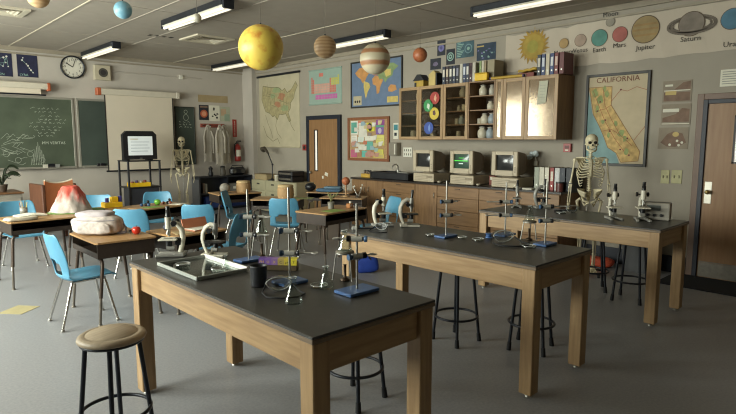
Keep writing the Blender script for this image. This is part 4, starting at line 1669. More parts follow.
def make_monitor(label, y, lit):
    o = thing('crt_monitor', label, 'monitor', (7.08, y, CTZ + .1465), -PI / 2, 'beige tube monitors on the computers')
    m = MB()
    W, H = .43, .345
    z0 = .03
    # bezel with a recessed opening
    for s_ in (-1, 1):
        m.box((s_ * (W / 2 - .035), -.205, z0 + H / 2), (.07, .05, H), CASE, ch=.008)
    m.box((0, -.205, z0 + H - .025), (W - .14, .05, .05), CASE)
    m.box((0, -.205, z0 + .0375), (W - .14, .05, .075), CASE)
    m.build('bezel', CASE, o)
    m = MB()
    b0 = [(-W / 2 + .006, -.18, z0 + .004), (W / 2 - .006, -.18, z0 + .004), (W / 2 - .006, -.18, z0 + H - .004), (-W / 2 + .006, -.18, z0 + H - .004)]
    b1 = [(-W / 2 + .03, .02, z0 + .02), (W / 2 - .03, .02, z0 + .02), (W / 2 - .03, .02, z0 + H - .03), (-W / 2 + .03, .02, z0 + H - .03)]
    b2 = [(-W / 2 + .11, .22, z0 + .06), (W / 2 - .11, .22, z0 + .06), (W / 2 - .11, .22, z0 + H - .09), (-W / 2 + .11, .22, z0 + H - .09)]
    fs = [(0, 1, 2, 3), (8, 11, 10, 9)]
    for k in (0, 4):
        for i in range(4):
            fs.append((k + i, k + (i + 1) % 4, k + 4 + (i + 1) % 4, k + 4 + i))
    m.add(b0 + b1 + b2, fs, M('computer_back', '#85745f', .55))
    m.build('rear_housing', None, o)
    # bulged screen
    vs, fs = [], []
    n = 10
    sw, sh = W - .14, H - .125
    for i in range(n + 1):
        for j in range(n + 1):
            u, v = -1 + 2 * j / n, -1 + 2 * i / n
            vs.append((u * sw / 2, -.19 - .014 * (1 - u * u) * (1 - v * v), z0 + .075 + sh * (v + 1) / 2))
    for i in range(n):
        for j in range(n):
            a = i * (n + 1) + j
            fs.append((a, a + 1, a + n + 2, a + n + 1))
    if lit:
        sm_ = M('screen_lit_green', '#2c3d34', .2, var=.1, emit=('#3c5a48', .35))
    else:
        sm_ = M('screen_off', '#2e2e2e', .16, var=.1)
    s_ = MB().add(vs, fs, sm_, True).build('screen', sm_, o)
    if lit:
        GR = M('screen_green_text', '#2f9a2a', .4, emit=('#3ad62a', .9))
        m = MB()
        m.rect2(-.16, z0 + .075 + sh * .50, .11, z0 + .075 + sh * .56, .2065, GR)
        m.text2('READY >', 0, z0 + .075 + sh * .72, .03, .2065, GR)
        m.rect2(-.06, z0 + .075 + sh * .30, .02, z0 + .075 + sh * .37, .2065, M('screen_pale_text', '#a8b8b0', .4, emit=('#c8d8d0', .5)))
        m.build('screen_text', GR, s_)
    m = MB()
    for i in range(3):
        m.box((W / 2 - .034, -.2315, z0 + .06 + .03 * i), (.016, .006, .014), CASED)
    m.build('control_button', CASED, o)
    MB().lathe([(.13, 0), (.14, .006), (.12, .02), (.08, .0295)], (0, -.02, 0), CASED, 20).build('swivel_base', CASED, o)
    return o


CY = [5.90, 5.13, 4.37]
for i, (nm, nl) in enumerate((('first computer case from the sink', 'dark-screened tube monitor, nearest the sink'), ('computer case under the green-lit monitor', 'tube monitor showing green text, middle of three'), ('computer case nearest the near end of the counter', 'tube monitor with a blank reflecting screen, farthest from the sink'))):
    make_case('beige ' + nm, CY[i])
    make_monitor('beige ' + nl, CY[i], i == 1)
# mice by the computers and a red box
MOUSE = M('mouse_plastic', '#c2b8a2', .45)
for i, y in enumerate((5.58, 4.83)):
    o = thing('computer_mouse', ['pale computer mouse between the first two computers', 'pale computer mouse before the third computer'][i], 'mouse', (6.90, y, CTZ + .0005), -PI / 2)
    MB().ball((0, 0, .0195), .05, MOUSE, 16, 10, (.62, 1, .38)).build('shell', MOUSE, o)
    MB().box((0, -.03, .037), (.004, .03, .002), CASED).build('button_gap', CASED, o)
    MB().tube([(0, .048, .012), (.02, .12, .006), (.10, .20, .006), (.12, .3, .006)], .003, CASE, 6).build('cable', CASE, o)
o = thing('small_box', 'small reddish box beside the third computer', 'box', (7.22, 4.79, CTZ + .0005), -PI / 2)
MB().box((0, 0, .07), (.10, .08, .14), M('dusty_red_card', '#8a5248', .7), ch=.003).build('carton', None, o)
MB().box((0, -.041, .10), (.06, .003, .05), PAPER).build('label', PAPER, o)

# ------------------------------------------------------------------ binders
def binder(label, loc, rz, hx, h=.31, w=.065, d=.27, lab='#d8d4c8', group='binders', tilt=0):
    o = thing('ring_binder', label, 'binder', loc, rz, group)
    mt = M('binder_' + hx[1:], hx, .5)
    m = MB()
    for sx in (-1, 1):
        m.box((sx * (w / 2 - .0015), 0, h / 2), (.003, d, h), mt)
    m.box((0, -d / 2 + .0015, h / 2), (w - .006, .003, h), mt)
    m.build('cover', mt, o)
    MB().box((0, .005, h / 2), (w - .014, d - .03, h - .02), PAPER).build('pages', PAPER, o)
    if lab:
        MB().box((0, -d / 2 - .001, h * .62), (w * .66, .002, h * .42), M('label_' + lab[1:], lab, .7)).build('spine_label', None, o)
    MB().lathe([(.008, 0), (.011, .001)], (0, 0, 0), STEEL, 10).build('finger_ring', STEEL, o).matrix_local = Matrix.Translation((0, -d / 2, h * .2)) @ Matrix.Rotation(PI / 2, 4, 'X')
    return o


CABT = 2.5285
o = None
xs = [441.5, 446.5, 451, 455, 459.5]
cols = [('#2a3244', 'dark blue binder', '#cfc8b8'), ('#3a2c30', 'dark maroon binder', '#c8b8a0'), ('#28292f', 'black binder', '#d8d4c8'), ('#2c3448', 'slate-blue binder', '#d0ccc0'), ('#23242c', 'black binder', '#8a8a98')]
names = ['at the left end', 'second from the left', 'in the middle', 'second from the right', 'at the right end']


def caby(px, x=7.05):
    return onx(px, 75, x).y


for i in range(5):
    binder(cols[i][1] + ' ' + names[i] + ' of the left group on the cabinets', (7.16, caby(444.5 + 3.4 * i), CABT + .0005), -PI / 2, cols[i][0], .275, .056, .26, cols[i][2], 'binders on the left-hand cabinets')
for i, (hx, n_, lb) in enumerate((('#b9b4a6', 'white binder', None), ('#2f3a58', 'blue binder with a white label', '#c8ccd4'), ('#2f3240', 'dark blue binder with a pale label', '#d4d0c8'), ('#44282c', 'maroon binder with a dark label', '#3a2a2c'), ('#b4ae9e', 'cream binder', None))):
    binder(n_ + ' in the middle group on the cabinets', (7.16, caby(461.8 + 3.2 * i), CABT + .0005), -PI / 2, hx, .285, .053, .26, lb, 'binders in the middle group on the cabinets')
for i, (hx, n_, lb) in enumerate((('#7c8f5a', 'thin green binder', None), ('#c0b8a4', 'thin cream binder', None), ('#8a7a5c', 'tan binder', None), ('#8f8468', 'wide tan file box', None))):
    binder(n_ + ' behind the yellow box on the cabinets', (7.2, caby(479 + 2.4 * i if i < 3 else 489.5), CABT + .0005), -PI / 2, hx, .30, .036 if i < 3 else .12, .24, lb, 'binders behind the yellow box')
for i, (hx, n_, lb) in enumerate((('#262b33', 'dark slate binder', '#c4beb0'), ('#2f3d66', 'blue binder with a pale label', '#c4c8d0'), ('#b9ae98', 'pale binder', None), ('#2a3a68', 'blue binder right of the pale one', '#d0d0d0'), ('#6a2424', 'red binder', '#c8b0a4'), ('#5c2222', 'broad dark red binder', None))):
    binder(n_ + ' at the near end of the cabinets', (7.16, caby(539.5 + 4.3 * i if i < 5 else 562), CABT + .0005), -PI / 2, hx, .28, .052 if i < 5 else .06, .27, lb, 'binders at the near end of the cabinets')
for i, (hx, n_, lb, w_) in enumerate((('#8f9484', 'grey-green binder', None, .08), ('#c2bcaa', 'white binder', None, .08), ('#c9c3b2', 'second white binder', None, .07), ('#8e2c26', 'red binder', '#d8d0c0', .06), ('#b8b8b4', 'pale grey binder', '#d0d0d0', .08), ('#1e2430', 'black binder', None, .08), ('#181b24', 'broad black binder', None, .10))):
    binder(n_ + ' on the near end of the counter', (7.12, 3.93 - .076 * i - (.02 if i == 6 else 0), CTZ + .0005), -PI / 2, hx, .31, w_ * .86, .26, lb, 'binders on the near end of the counter')

# ------------------------------------------------------------------ wall cabinets with jars
CF = 6.98
KY = CF / 7.09
Z0, Z1 = 1.655, 2.526
JAR = [M('stoneware_pale', '#c9c0aa', .4, var=.08), M('stoneware_grey', '#b0aa9c', .4, var=.08), M('stoneware_blue', '#98a2a8', .4, var=.1)]


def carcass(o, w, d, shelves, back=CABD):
    m = MB()
    H = Z1 - Z0
    t = .02
    for sx in (-1, 1):
        m.box((sx * (w / 2 - t / 2), -d / 2, H / 2), (t, d, H), CABZ)
    m.box((0, -d / 2, t / 2), (w - 2 * t, d, t), CABX)
    m.box((0, -d / 2, H - t / 2), (w - 2 * t, d, t), CABX)
    m.build('body', CABZ, o)
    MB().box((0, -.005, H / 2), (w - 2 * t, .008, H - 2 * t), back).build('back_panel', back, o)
    for z in shelves:
        MB().box((0, -d / 2 - .002, z), (w - 2 * t - .002, d - .03, .016), CABX).build('shelf', CABX, o)


CABG = glassmat('cabinet_glass', '#ece8de', .02, .02)
CABGR = glassmat('cabinet_glass_painted_glare', '#a89880', .13, .05, 1.5)
_nt = CABGR.node_tree
_mx = [n for n in _nt.nodes if n.type == 'MIX_SHADER'][0]
_df = _nt.nodes.new('ShaderNodeBsdfDiffuse')
_df.inputs['Color'].default_value = lin('#7a6248')  # brown haze painted into the panes for the dull part of their reflection
[n for n in _nt.nodes if n.type == 'BSDF_GLOSSY'][0].inputs['Color'].default_value = lin('#ffe9cc')  # gloss tinted warm to colour in the window glow
_m2 = _nt.nodes.new('ShaderNodeMixShader')
_m2.inputs['Fac'].default_value = .45
_tr = [n for n in _nt.nodes if n.type == 'BSDF_TRANSPARENT'][0]
_nt.links.new(_tr.outputs[0], _m2.inputs[1])
_nt.links.new(_df.outputs[0], _m2.inputs[2])
_nt.links.new(_m2.outputs[0], _mx.inputs[1])
SH = [.23, .44, .65]


def gdoor(o, x, w, glass, d, fw=.05):
    H = Z1 - Z0 - .006
    m = MB()
    y = -d - .0105
    for sx in (-1, 1):
        m.box((x + sx * (w / 2 - fw / 2), y, H / 2 + .003), (fw, .02, H), OAKZ, ch=.003)
    for z in (fw / 2 + .003, H - fw / 2 + .003):
        m.box((x, y, z), (w - 2 * fw, .02, fw), OAKX, ch=.003)
    f = m.build('door', OAKZ, o)
    MB().box((x, y, H / 2), (w - 2 * fw + .01, .004, H - 2 * fw + .01), glass).build('glass_pane', glass, f)
    return f


D = XR - .001 - CF - .02
la, lb_ = 6.665 * KY, 5.20 * KY
W = la - lb_
o = thing('wall_cabinet', 'wall cabinet with three glazed doors and coloured discs, left of the open shelves', 'cabinet', (XR - .001, (la + lb_) / 2, Z0), -PI / 2, 'wall cabinets over the counter')
carcass(o, W - .002, D, SH)
yc = (la + lb_) / 2
dl = []
for (a, b) in ((6.665, 6.205), (6.205, 5.69), (5.69, 5.20)):
    a, b = a * KY, b * KY
    dl.append(gdoor(o, yc - (a + b) / 2, a - b - .004, CABG, D))
for (px, py, hx, nm) in ((434, 98, '#a33328', 'red'), (427.5, 105.5, '#2f8a4a', 'green'), (433.5, 113.5, '#c9b03a', 'yellow'), (428, 128, '#2f4c9a', 'blue')):
    p = onx(px, py, CF - .02)
    m = MB()
    u, v = yc - p.y, p.z - Z0
    m.disc2(u, v, .098, D + .0245, M('disc_' + nm, hx, .5), 28)
    m.flat2(blob(u + .01, v, .035, 5, .5, 1.4, int(px)), D + .0255, M('disc_mark_' + nm, {'red': '#d0a080', 'green': '#d0dcc8', 'yellow': '#5c3a3a', 'blue': '#6a86c0'}[nm], .6))
    c_ = m.build('coloured_disc', None, dl[1])
    c_['label'] = nm + ' round disc stuck on the glass'
sa, sb = 5.198 * KY, 4.712 * KY
o = thing('open_shelf_cabinet', 'open-fronted wall shelves of pale jars between the glazed cabinets', 'cabinet', (XR - .001, (sa + sb) / 2, Z0), -PI / 2, 'wall cabinets over the counter')
carcass(o, sa - sb - .002, D + .018, SH)
ra, rb = 4.71 * KY, 3.715 * KY
o = thing('wall_cabinet', 'wall cabinet with glass doors under a painted window haze and a paper note', 'cabinet', (XR - .001, (ra + rb) / 2, Z0), -PI / 2, 'wall cabinets over the counter')
carcass(o, ra - rb - .002, D, SH)
yc = (ra + rb) / 2
dr = []
for (a, b) in ((4.71, 4.575), (4.575, 4.21), (4.21, 3.715)):
    a, b = a * KY, b * KY
    dr.append(gdoor(o, yc - (a + b) / 2, a - b - .004, CABGR, D, .05 if a - b > .2 else .035))
p = onx(541.5, 92, CF - .02)
m = MB()
u, v = yc - p.y, p.z - Z0
m.flat2([(u - .075, v - .17), (u + .06, v - .14), (u + .085, v + .15), (u - .045, v + .15)], D + .025, M('pale_note', '#b9b8a4', .8))
for i in range(5):
    m.line2([(u - .035, v + .09 - i * .04), (u + .05, v + .09 - i * .04)], .004, D + .0255, M('pale_print', '#8d8c84', .8))
m.build('paper_note', PAPER, dr[2])


def jar(label, y, z, h, r, mt, kind=0, x=7.18):
    o = thing('stoneware_jar', label, 'jar', (x, y * KY, z), 0, 'jars in the wall cabinets')
    if kind == 0:
        prof = [(r * .7, 0), (r * .9, h * .06), (r, h * .35), (r * .96, h * .6), (r * .6, h * .78), (r * .58, h * .84)]
    else:
        prof = [(r * .9, 0), (r, h * .05), (r, h * .75), (r * .9, h * .82), (r * .9, h * .86)]
    MB().lathe(prof, (0, 0, 0), mt, 18).build('body', mt, o)
    MB().lathe([(r * .72, h * .86), (r * .72, h * .92), (r * .3, h * .97), (.001, h)] if kind == 0 else [(r * .98, h * .862), (r * .98, h * .97), (.001, h)], (0, 0, 0), JAR[1], 18).build('lid', JAR[1], o)


lev = [.0205, .2385, .4485, .6585]
LN = ['bottom', 'second', 'third', 'top']
# behind the first glazed door
for l, spec in ((0, ((6.36, .15, .06, 0, 0), (6.50, .14, .055, 1, 1))), (1, ((6.36, .19, .062, 0, 0),)), (2, ((6.37, .15, .06, 0, 1),)), (3, ((6.37, .18, .062, 0, 0),))):
    for k, (y, h, r, c_, kd) in enumerate(spec):
        jar('pale jar on the %s shelf behind the first glazed door%s' % (LN[l], '' if len(spec) == 1 else (', right of two' if k == 0 else ', left of two')), y, Z0 + lev[l], h, r, JAR[c_], kd)
for k, y in enumerate((5.84, 6.05)):
    jar('pale jar on the bottom shelf behind the discs, %s one' % ('right' if k == 0 else 'left'), y, Z0 + lev[0], .13, .055, JAR[k], k)
for l, spec in ((0, ((5.34, .17, .06, 0, 0), (5.52, .12, .04, 1, 1))), (1, ((5.30, .13, .05, 0, 0), (5.46, .15, .055, 2, 0), (5.56, .10, .035, 1, 1))), (2, ((5.32, .12, .042, 0, 1), (5.42, .11, .04, 0, 1), (5.52, .10, .036, 1, 0))), (3, ((5.44, .18, .065, 1, 0),))):
    for k, (y, h, r, c_, kd) in enumerate(spec):
        jar('pale jar on the %s shelf behind the third glazed door, %s' % (LN[l], ['rightmost', 'next to the rightmost', 'third from the right'][k] if len(spec) > 1 else 'on its own'), y, Z0 + lev[l], h, r, JAR[c_], kd)
for l, spec in ((0, ((5.06, .19, .075, 0, 0), (4.915, .18, .062, 2, 0), (4.795, .19, .055, 0, 1))), (1, ((5.12, .09, .035, 0, 1), (5.02, .17, .065, 0, 0), (4.89, .17, .058, 2, 0), (4.785, .10, .04, 0, 1))), (2, ((4.92, .14, .055, 0, 0), (4.80, .14, .058, 0, 0))), (3, ((5.06, .18, .066, 0, 0), (4.90, .17, .05, 1, 0), (4.795, .19, .052, 0, 1)))):
    for k, (y, h, r, c_, kd) in enumerate(spec):
        jar('pale jar on the %s open shelf, %s' % (LN[l], ['leftmost', 'second from the left', 'third from the left', 'fourth from the left'][k]), y, Z0 + lev[l], h, r, JAR[c_], kd)
for l, spec in ((0, ((4.44, .16, .06, 1, 0), (4.30, .15, .06, 0, 1), (4.02, .17, .06, 1, 0), (3.88, .15, .06, 2, 0))), (2, ((4.4, .15, .06, 0, 0), (3.95, .16, .06, 1, 1))), (3, ((4.36, .18, .06, 1, 0), (4.02, .16, .06, 0, 0)))):
    for k, (y, h, r, c_, kd) in enumerate(spec):
        jar('dim jar on the %s shelf behind the doors with the painted haze, %s' % (LN[l], ['leftmost', 'second from the left', 'third from the left', 'fourth from the left'][k]), y, Z0 + lev[l], h, r, JAR[c_], kd)

# things on top of the cabinets
ZT = CABT + .0005
y = caby(419.5, 7.2)
o = thing('model_house', 'small yellow model house with a black roof on the cabinets, left', 'model', (7.12, caby(421, 7.1), ZT), -PI / 2)
MB().box((0, 0, .05), (.20, .15, .10), M('mustard_card', '#b0913a', .6), ch=.004).build('walls', None, o)
MB().prism([(-.12, .101), (.12, .101), (.03, .20), (-.03, .20)], -.09, .09, BLACK, 'xz').build('roof', BLACK, o)
MB().box((-.07, -.079, .035), (.04, .005, .07), BLACK).build('doorway', BLACK, o)
o = thing('bookend_box', 'yellow gable-topped box with a dark edge on the cabinets, left of the binders', 'box', (7.12, caby(434.5, 7.1), ZT), -PI / 2)
MB().prism([(-.08, 0), (.06, 0), (.06, .20), (.02, .24), (-.05, .20), (-.08, .18)], -.07, .07, M('pale_gold_card', '#c2ab6a', .6), 'xz').build('carton', None, o)
MB().box((.078, 0, .10), (.03, .14, .20), BLACK, ch=.003).build('dark_edge', BLACK, o)
o = thing('pencil_box', 'yellow box on the open shelves below the tan file box', 'box', (7.02, caby(485, 7.0), ZT), -PI / 2)
MB().box((-.05, -.03, .05), (.22, .06, .10), YEL, ch=.006).build('carton', YEL, o)
MB().box((-.05, -.03, .108), (.225, .065, .014), M('dark_yellow', '#b8941c', .5), ch=.003).build('lid', None, o)
o = thing('map_tube', 'long thin yellow tube lying along the cabinet top', 'tube', (7.03, 4.44, ZT + .022), -PI / 2)
MB().cyl((-.30, 0, 0), (.22, 0, 0), .021, M('faded_yellow', '#b8963a', .5), 12).build('tube', None, o)
for sx, x in ((-1, -.31), (1, .23)):
    MB().cyl((x - .01, 0, 0), (x + .01, 0, 0), .0225, M('violet_cap', '#4c3f6a', .5), 12).build('cap', None, o)
o = thing('boxed_game', 'flat reddish box on the cabinets left of the near binders', 'box', (7.16, 4.20, ZT), -PI / 2)
MB().box((0, 0, .03), (.26, .20, .06), M('rust_red_card', '#7a3a30', .6), ch=.004).build('carton', None, o)
MB().box((-.04, -.1012, .03), (.10, .002, .03), PAPER).build('label', PAPER, o)
o = thing('folded_banner', 'folded yellow cloth lying on the flat reddish box', 'cloth', (7.16, 4.18, ZT + .0605), -PI / 2)
m = MB()
vs, fs = [], []
for i in range(13):
    u = -.15 + .28 * i / 12
    for j, yy in enumerate((-.08, -.03, .03, .08)):
        vs.append((u, yy, .016 + .12 * max(0, u + .15) ** 1.3 + .006 * sin(i * 1.4 + j)))
for i in range(12):
    for j in range(3):
        fs.append((i * 4 + j, i * 4 + j + 1, i * 4 + j + 5, i * 4 + j + 4))
c_ = m.add(vs, fs, M('faded_yellow', '#b8963a', .5), True).build('cloth_fold', None, o)
sd = c_.modifiers.new('thickness', 'SOLIDIFY')
sd.thickness = .03
sd.offset = -1
# blue-white cloud ornament above the counter: a wall sconce-like sprig in a small pot bracket
p = onx(533, 155, XR - .05)
o = thing('wall_hook_bundle', 'blue-white crumpled bundle hung on the wall right of the third computer', 'bundle', (XR - .02, p.y, p.z), -PI / 2)
o['kind'] = 'thing'
o.name = 'hanging_bundle'
BW_ = M('pale_blue_film', '#d4e2e8', .4, var=.35, scale=20)
m = MB()
for i in range(7):
    q = random.Random(50 + i)
    m.ball((q.uniform(-.07, .07), -.06 + q.uniform(-.02, .02), q.uniform(-.05, .07)), q.uniform(.025, .045), BW_, 10, 7, (1.2, .8, .9))
m.build('crumpled_film', BW_, o)
MB().box((.05, -.03, -.12), (.05, .03, .07), WHITE, ch=.004).build('bracket', WHITE, o)
MB().tube([(.05, -.02, -.09), (.04, -.03, -.02)], .008, WHITE).build('hook', WHITE, o)
# little stack of paper by the binders and a red tin
p = onx(528, 188, 6.98)
o = thing('paper_stack', 'white papers lying on the counter beside the third computer', 'paper', (6.93, 4.06, CTZ + .0005), -PI / 2 + .2)
MB().box((0, 0, .008), (.22, .16, .016), PAPER).build('sheets', PAPER, o)
p = onx(562, 186, 6.98)
o = thing('storage_tin', 'dark reddish tin at the near corner of the counter', 'tin', (6.93, 3.55, CTZ + .0005), 0)
MB().cyl((0, 0, 0), (0, 0, .11), .05, M('dull_red_tin', '#5c2f2a', .4), 18).build('body', None, o)
MB().cyl((0, 0, .1105), (0, 0, .125), .052, BLACKM, 18).build('lid', BLACKM, o)

# ------------------------------------------------------------------ microscopes
MICW = M('microscope_enamel', '#d6d0be', .4, 0, var=.05)
MICG = M('microscope_grey', '#8d8b84', .4, .1, var=.08)
MICB = M('microscope_black', '#17181b', .35, var=.1)


def microscope(label, loc, yaw, curved=True, s_=1.0, col=None):
    """+x = the stage side, arm behind at -x"""
    E_ = col or MICW
    o = thing('microscope', label, 'microscope', loc, yaw, 'microscopes on the lab tables')
    o.scale = (s_, s_, s_)
    m = MB()
    m.box((-.055, 0, .014), (.07, .10, .026), ch=.006)
    for sy in (-1, 1):
        m.box((.03, sy * .042, .011), (.13, .026, .020), rz=sy * .12, ch=.005)
    m.build('base', E_ if curved else MICG, o)
    m = MB()
    if curved:
        m.tube([(-.055, 0, .026), (-.075, 0, .075), (-.088, 0, .13), (-.084, 0, .18), (-.062, 0, .225), (-.025, 0, .25), (.012, 0, .245)], [.016, .018, .020, .021, .020, .018, .015], E_, 14, flat=(.75, 1.05))
    else:
        m.tube([(-.055, 0, .026), (-.07, 0, .08), (-.076, 0, .13), (-.070, 0, .18), (-.045, 0, .215), (.0, 0, .222)], [.017, .019, .020, .020, .020, .018], E_, 12, flat=(.85, 1.0))
    m.build('arm', E_, o)
    MB().box((.015, 0, .115), (.12, .105, .010), MICB if curved else E_, ch=.003).build('stage', None, o)
    m = MB()
    m.box((-.05, 0, .10), (.05, .03, .05), MICB, ch=.004)
    m.cyl((.015, 0, .07), (.015, 0, .108), .02, MICB, 12)
    m.build('condenser', MICB, o)
    MB().cyl((-.02, 0, .055), (.03, 0, .055), .018, MICG, 12).build('mirror', MICG, o)
    if curved:
        MB().tube([(.012, 0, .17), (.014, 0, .20), (.016, 0, .262)], [.020, .022, .017], MICG, 14).build('body_tube', MICG, o)
        MB().tube([(.016, 0, .263), (.021, 0, .285), (.024, 0, .335)], [.013, .011, .0125], MICB, 12).build('eyepiece', MICB, o)
    else:
        MB().cyl((.015, 0, .185), (.015, 0, .262), .021, E_, 16).build('body_tube', E_, o)
        MB().tube([(.015, 0, .263), (.015, 0, .30), (.015, 0, .301), (.015, 0, .335)], [.016, .016, .013, .0135], MICB, 12).build('eyepiece', MICB, o)
    m = MB()
    m.cyl((.013, 0, .135), (.013, 0, .17 if curved else .184), .009, STEEL, 10)
    m.cyl((.022, .01, .148), (.018, .004, .172), .007, STEEL, 10)
    m.build('objective', STEEL, o)
    for sy in (-1, 1):
        kz = .205 if curved else .225
        kx = -.02 if curved else -.03
        MB().tube([(kx, sy * .018, kz), (kx, sy * .034, kz), (kx, sy * .035, kz), (kx, sy * .05, kz)], [.007, .007, .019, .019], MICB, 14).build('focus_knob', MICB, o)
    MB().box((.015, .02, .1225), (.06, .008, .004), STEEL).build('slide_clip', STEEL, o)
    return o


def top(px, py, z=LT):
    p = onz(px, py, z)
    return (p.x, p.y, z + .0005)


HR = math.atan2(-.69, .724)               # heading towards the right of the picture
microscope('white microscope with a straight tube and black eyepiece on the nearest table', top(172, 256), HR + PI + .1, False, 1.0)
p = top(218, 257.5)
microscope('curved-arm pale microscope beside the glass tray on the nearest table', (p[0], p[1] + .05, p[2]), HR - .1, True, .86)
microscope('curved-arm pale microscope standing alone on the middle table', (3.63, 3.27, LT + .0005), HR, True, .98, M('microscope_putty', '#a8a294', .4))
microscope('pale microscope at the far left end of the middle table, before the tilted chair', (3.47, 3.46, LT + .0005), HR + .3, False, 1.0)
microscope('dark-knobbed microscope at the left of the farthest table', (5.56, 3.36, LT + .0005), PI + AZ - .3, False, .95, MICG)
microscope('grey leaning microscope, second from the left on the farthest table', (5.70, 3.12, LT + .0005), HR, True, 1.0, MICG)
microscope('grey microscope with spread knobs, left of the right-hand pair on the farthest table', (5.40, 2.20, LT + .0005), PI + AZ, False, 1.05)
microscope('grey microscope with spread knobs, rightmost on the farthest table', (5.50, 1.97, LT + .0005), PI + AZ - .25, False, 1.12)

# ------------------------------------------------------------------ retort stands
KNOB = M('clamp_blue', '#3d5a7c', .4, .2)
CLW = M('clamp_zinc', '#cfcdc4', .4, .35)


def stand(label, loc, yaw, hgt, clamps, bw=.17, bd=.105):
    o = thing('retort_stand', label, 'stand', loc, yaw, 'retort stands on the lab tables')
    MB().box((0, 0, .009), (bw, bd, .016), BLUEB, ch=.003).build('base_plate', BLUEB, o)
    MB().cyl((0, .0, .017), (0, .0, hgt), .0062, STEEL, 10).build('rod', STEEL, o)
    for (z, a, L) in clamps:
        a += HR - yaw
        ca, sa = cos(a), sin(a)
        P = lambda t, dz=0, w=0: (t * ca - w * sa, t * sa + w * ca, z + dz)
        m = MB().tube([P(-.028), P(.028)], .0155, CLW, 12)
        b = m.build('clamp', CLW, o)
        for t in (-.029, .029):
            MB().tube([P(t), P(t * 1.25), P(t * 1.26), P(t * 1.8)], [.010, .010, .016, .016], BLACK if t > 0 else KNOB, 12).build('clamp_screw', None, b)
        MB().tube([P(.053), P(max(L, .06))], .0050, CLW, 8).build('clamp_arm', CLW, b)
        for w in (-1, 1):
            MB().tube([P(max(L, .06) - .002), P(max(L, .06) + .014, 0, w * .014), P(max(L, .06) + .032, 0, w * .010)], .0045, CLW, 6).build('clamp_jaw', CLW, b)
    return o


# picture-right is HR
stand('retort stand with a blue base and two clamps behind the colour strip', top(249, 261), 0.0, .46, ((.285, 0, .11), (.17, 0, .10)))
stand('tall retort stand behind the goggles on the nearest table', top(290, 283), 0.0, .52, ((.285, 0, .09), (.165, 0, .12)), .16, .12)
stand('retort stand on the broad blue base at the right of the nearest table', top(357, 292), 0.0, .455, ((.275, PI - .1, .09), (.185, .6, .08)), .20, .13)
stand('retort stand left of the three on the middle table', top(446, 237), 0.0, .45, ((.285, .3, .05), (.175, .2, .09)))
stand('retort stand behind the goggles on the middle table', top(505, 235.5), 0.0, .43, ((.275, PI, .12), (.165, PI, .13)))
stand('retort stand rightmost on the middle table', top(545, 245), 0.0, .47, ((.285, .15, .14), (.18, .1, .07)))

# ------------------------------------------------------------------ glassware
SILVERG = M('ground_glass_rim', '#c8ccc8', .25)


def flask(label, loc, s_=1.0):
    o = thing('conical_flask', label, 'flask', loc, 0, 'conical flasks')
    o.scale = (s_, s_, s_)
    pr = [(.001, .001), (.038, .001), (.042, .006), (.040, .014), (.016, .082), (.014, .090), (.014, .112), (.017, .116)]
    MB().lathe(pr, (0, 0, 0), LGLASS, 24).build('body', LGLASS, o)
    MB().tube([(.0165 * cos(2 * PI * i / 20), .0165 * sin(2 * PI * i / 20), .116) for i in range(20)], .0018, SILVERG, 6, closed=True).build('rim', SILVERG, o)
    return o


def tripod(label, loc, h=.15):
    o = thing('burner_tripod', label, 'tripod', loc, .4, 'tripods on the lab tables')
    MB().tube([(.048 * cos(2 * PI * i / 24), .048 * sin(2 * PI * i / 24), h) for i in range(24)], .0045, STEEL, 6, closed=True).build('ring', STEEL, o)
    MB().lathe([(.001, h + .005), (.052, h + .005), (.052, h + .009), (.001, h + .009)], (0, 0, 0), M('gauze', '#8c8578', .6, .3), 20).build('gauze', None, o)
    for k in range(3):
        a = 2 * PI * k / 3
        MB().tube([(.048 * cos(a), .048 * sin(a), h), (.068 * cos(a), .068 * sin(a), .0055)], .004, STEEL, 6).build('leg', STEEL, o)
    m = MB()
    m.lathe([(.026, 0), (.028, .008), (.012, .016), (.008, .02), (.008, .085), (.010, .09)], (0, 0, 0), M('burner_bronze', '#4c3d30', .35, .6), 14)
    m.build('burner', None, o)
    return o


for lab, px, h in (('tripod with a burner on the nearest table, beside the broad blue base', (345, 280.5), .155), ('tripod with a burner behind the colour strip', (262, 257), .15), ('tripod with a burner on the middle table, left of the rightmost stand', (529, 240), .14)):
    q = top(*px)
    tripod(lab, q, h)
    flask('conical flask standing on the ' + lab.split(' with a burner ')[0] + ' ' + lab.split(' with a burner ')[1], (q[0], q[1], LT + h + .0105), 1.0)
flask('conical flask before the goggles on the nearest table', top(293.5, 303), 1.08)
flask('conical flask left of the broad blue base on the nearest table', top(326, 288), 1.0)
flask('small conical flask by the bright edge of the glass tray', top(226, 266), .55)

DISH = glassmat('dish_glass', '#eef2ee', .10, .2)


def petri(label, loc, r=.045, z=None):
    o = thing('petri_dish', label, 'dish', loc, 0, 'glass petri dishes')
    MB().lathe([(.001, .0015), (r, .0015), (r, .014), (r - .002, .014), (r - .002, .004), (.001, .004)], (0, 0, 0), DISH, 28).build('dish', DISH, o)
    MB().tube([(r * cos(2 * PI * i / 28), r * sin(2 * PI * i / 28), .0145) for i in range(28)], .0016, SILVERG, 6, closed=True).build('rim', SILVERG, o)


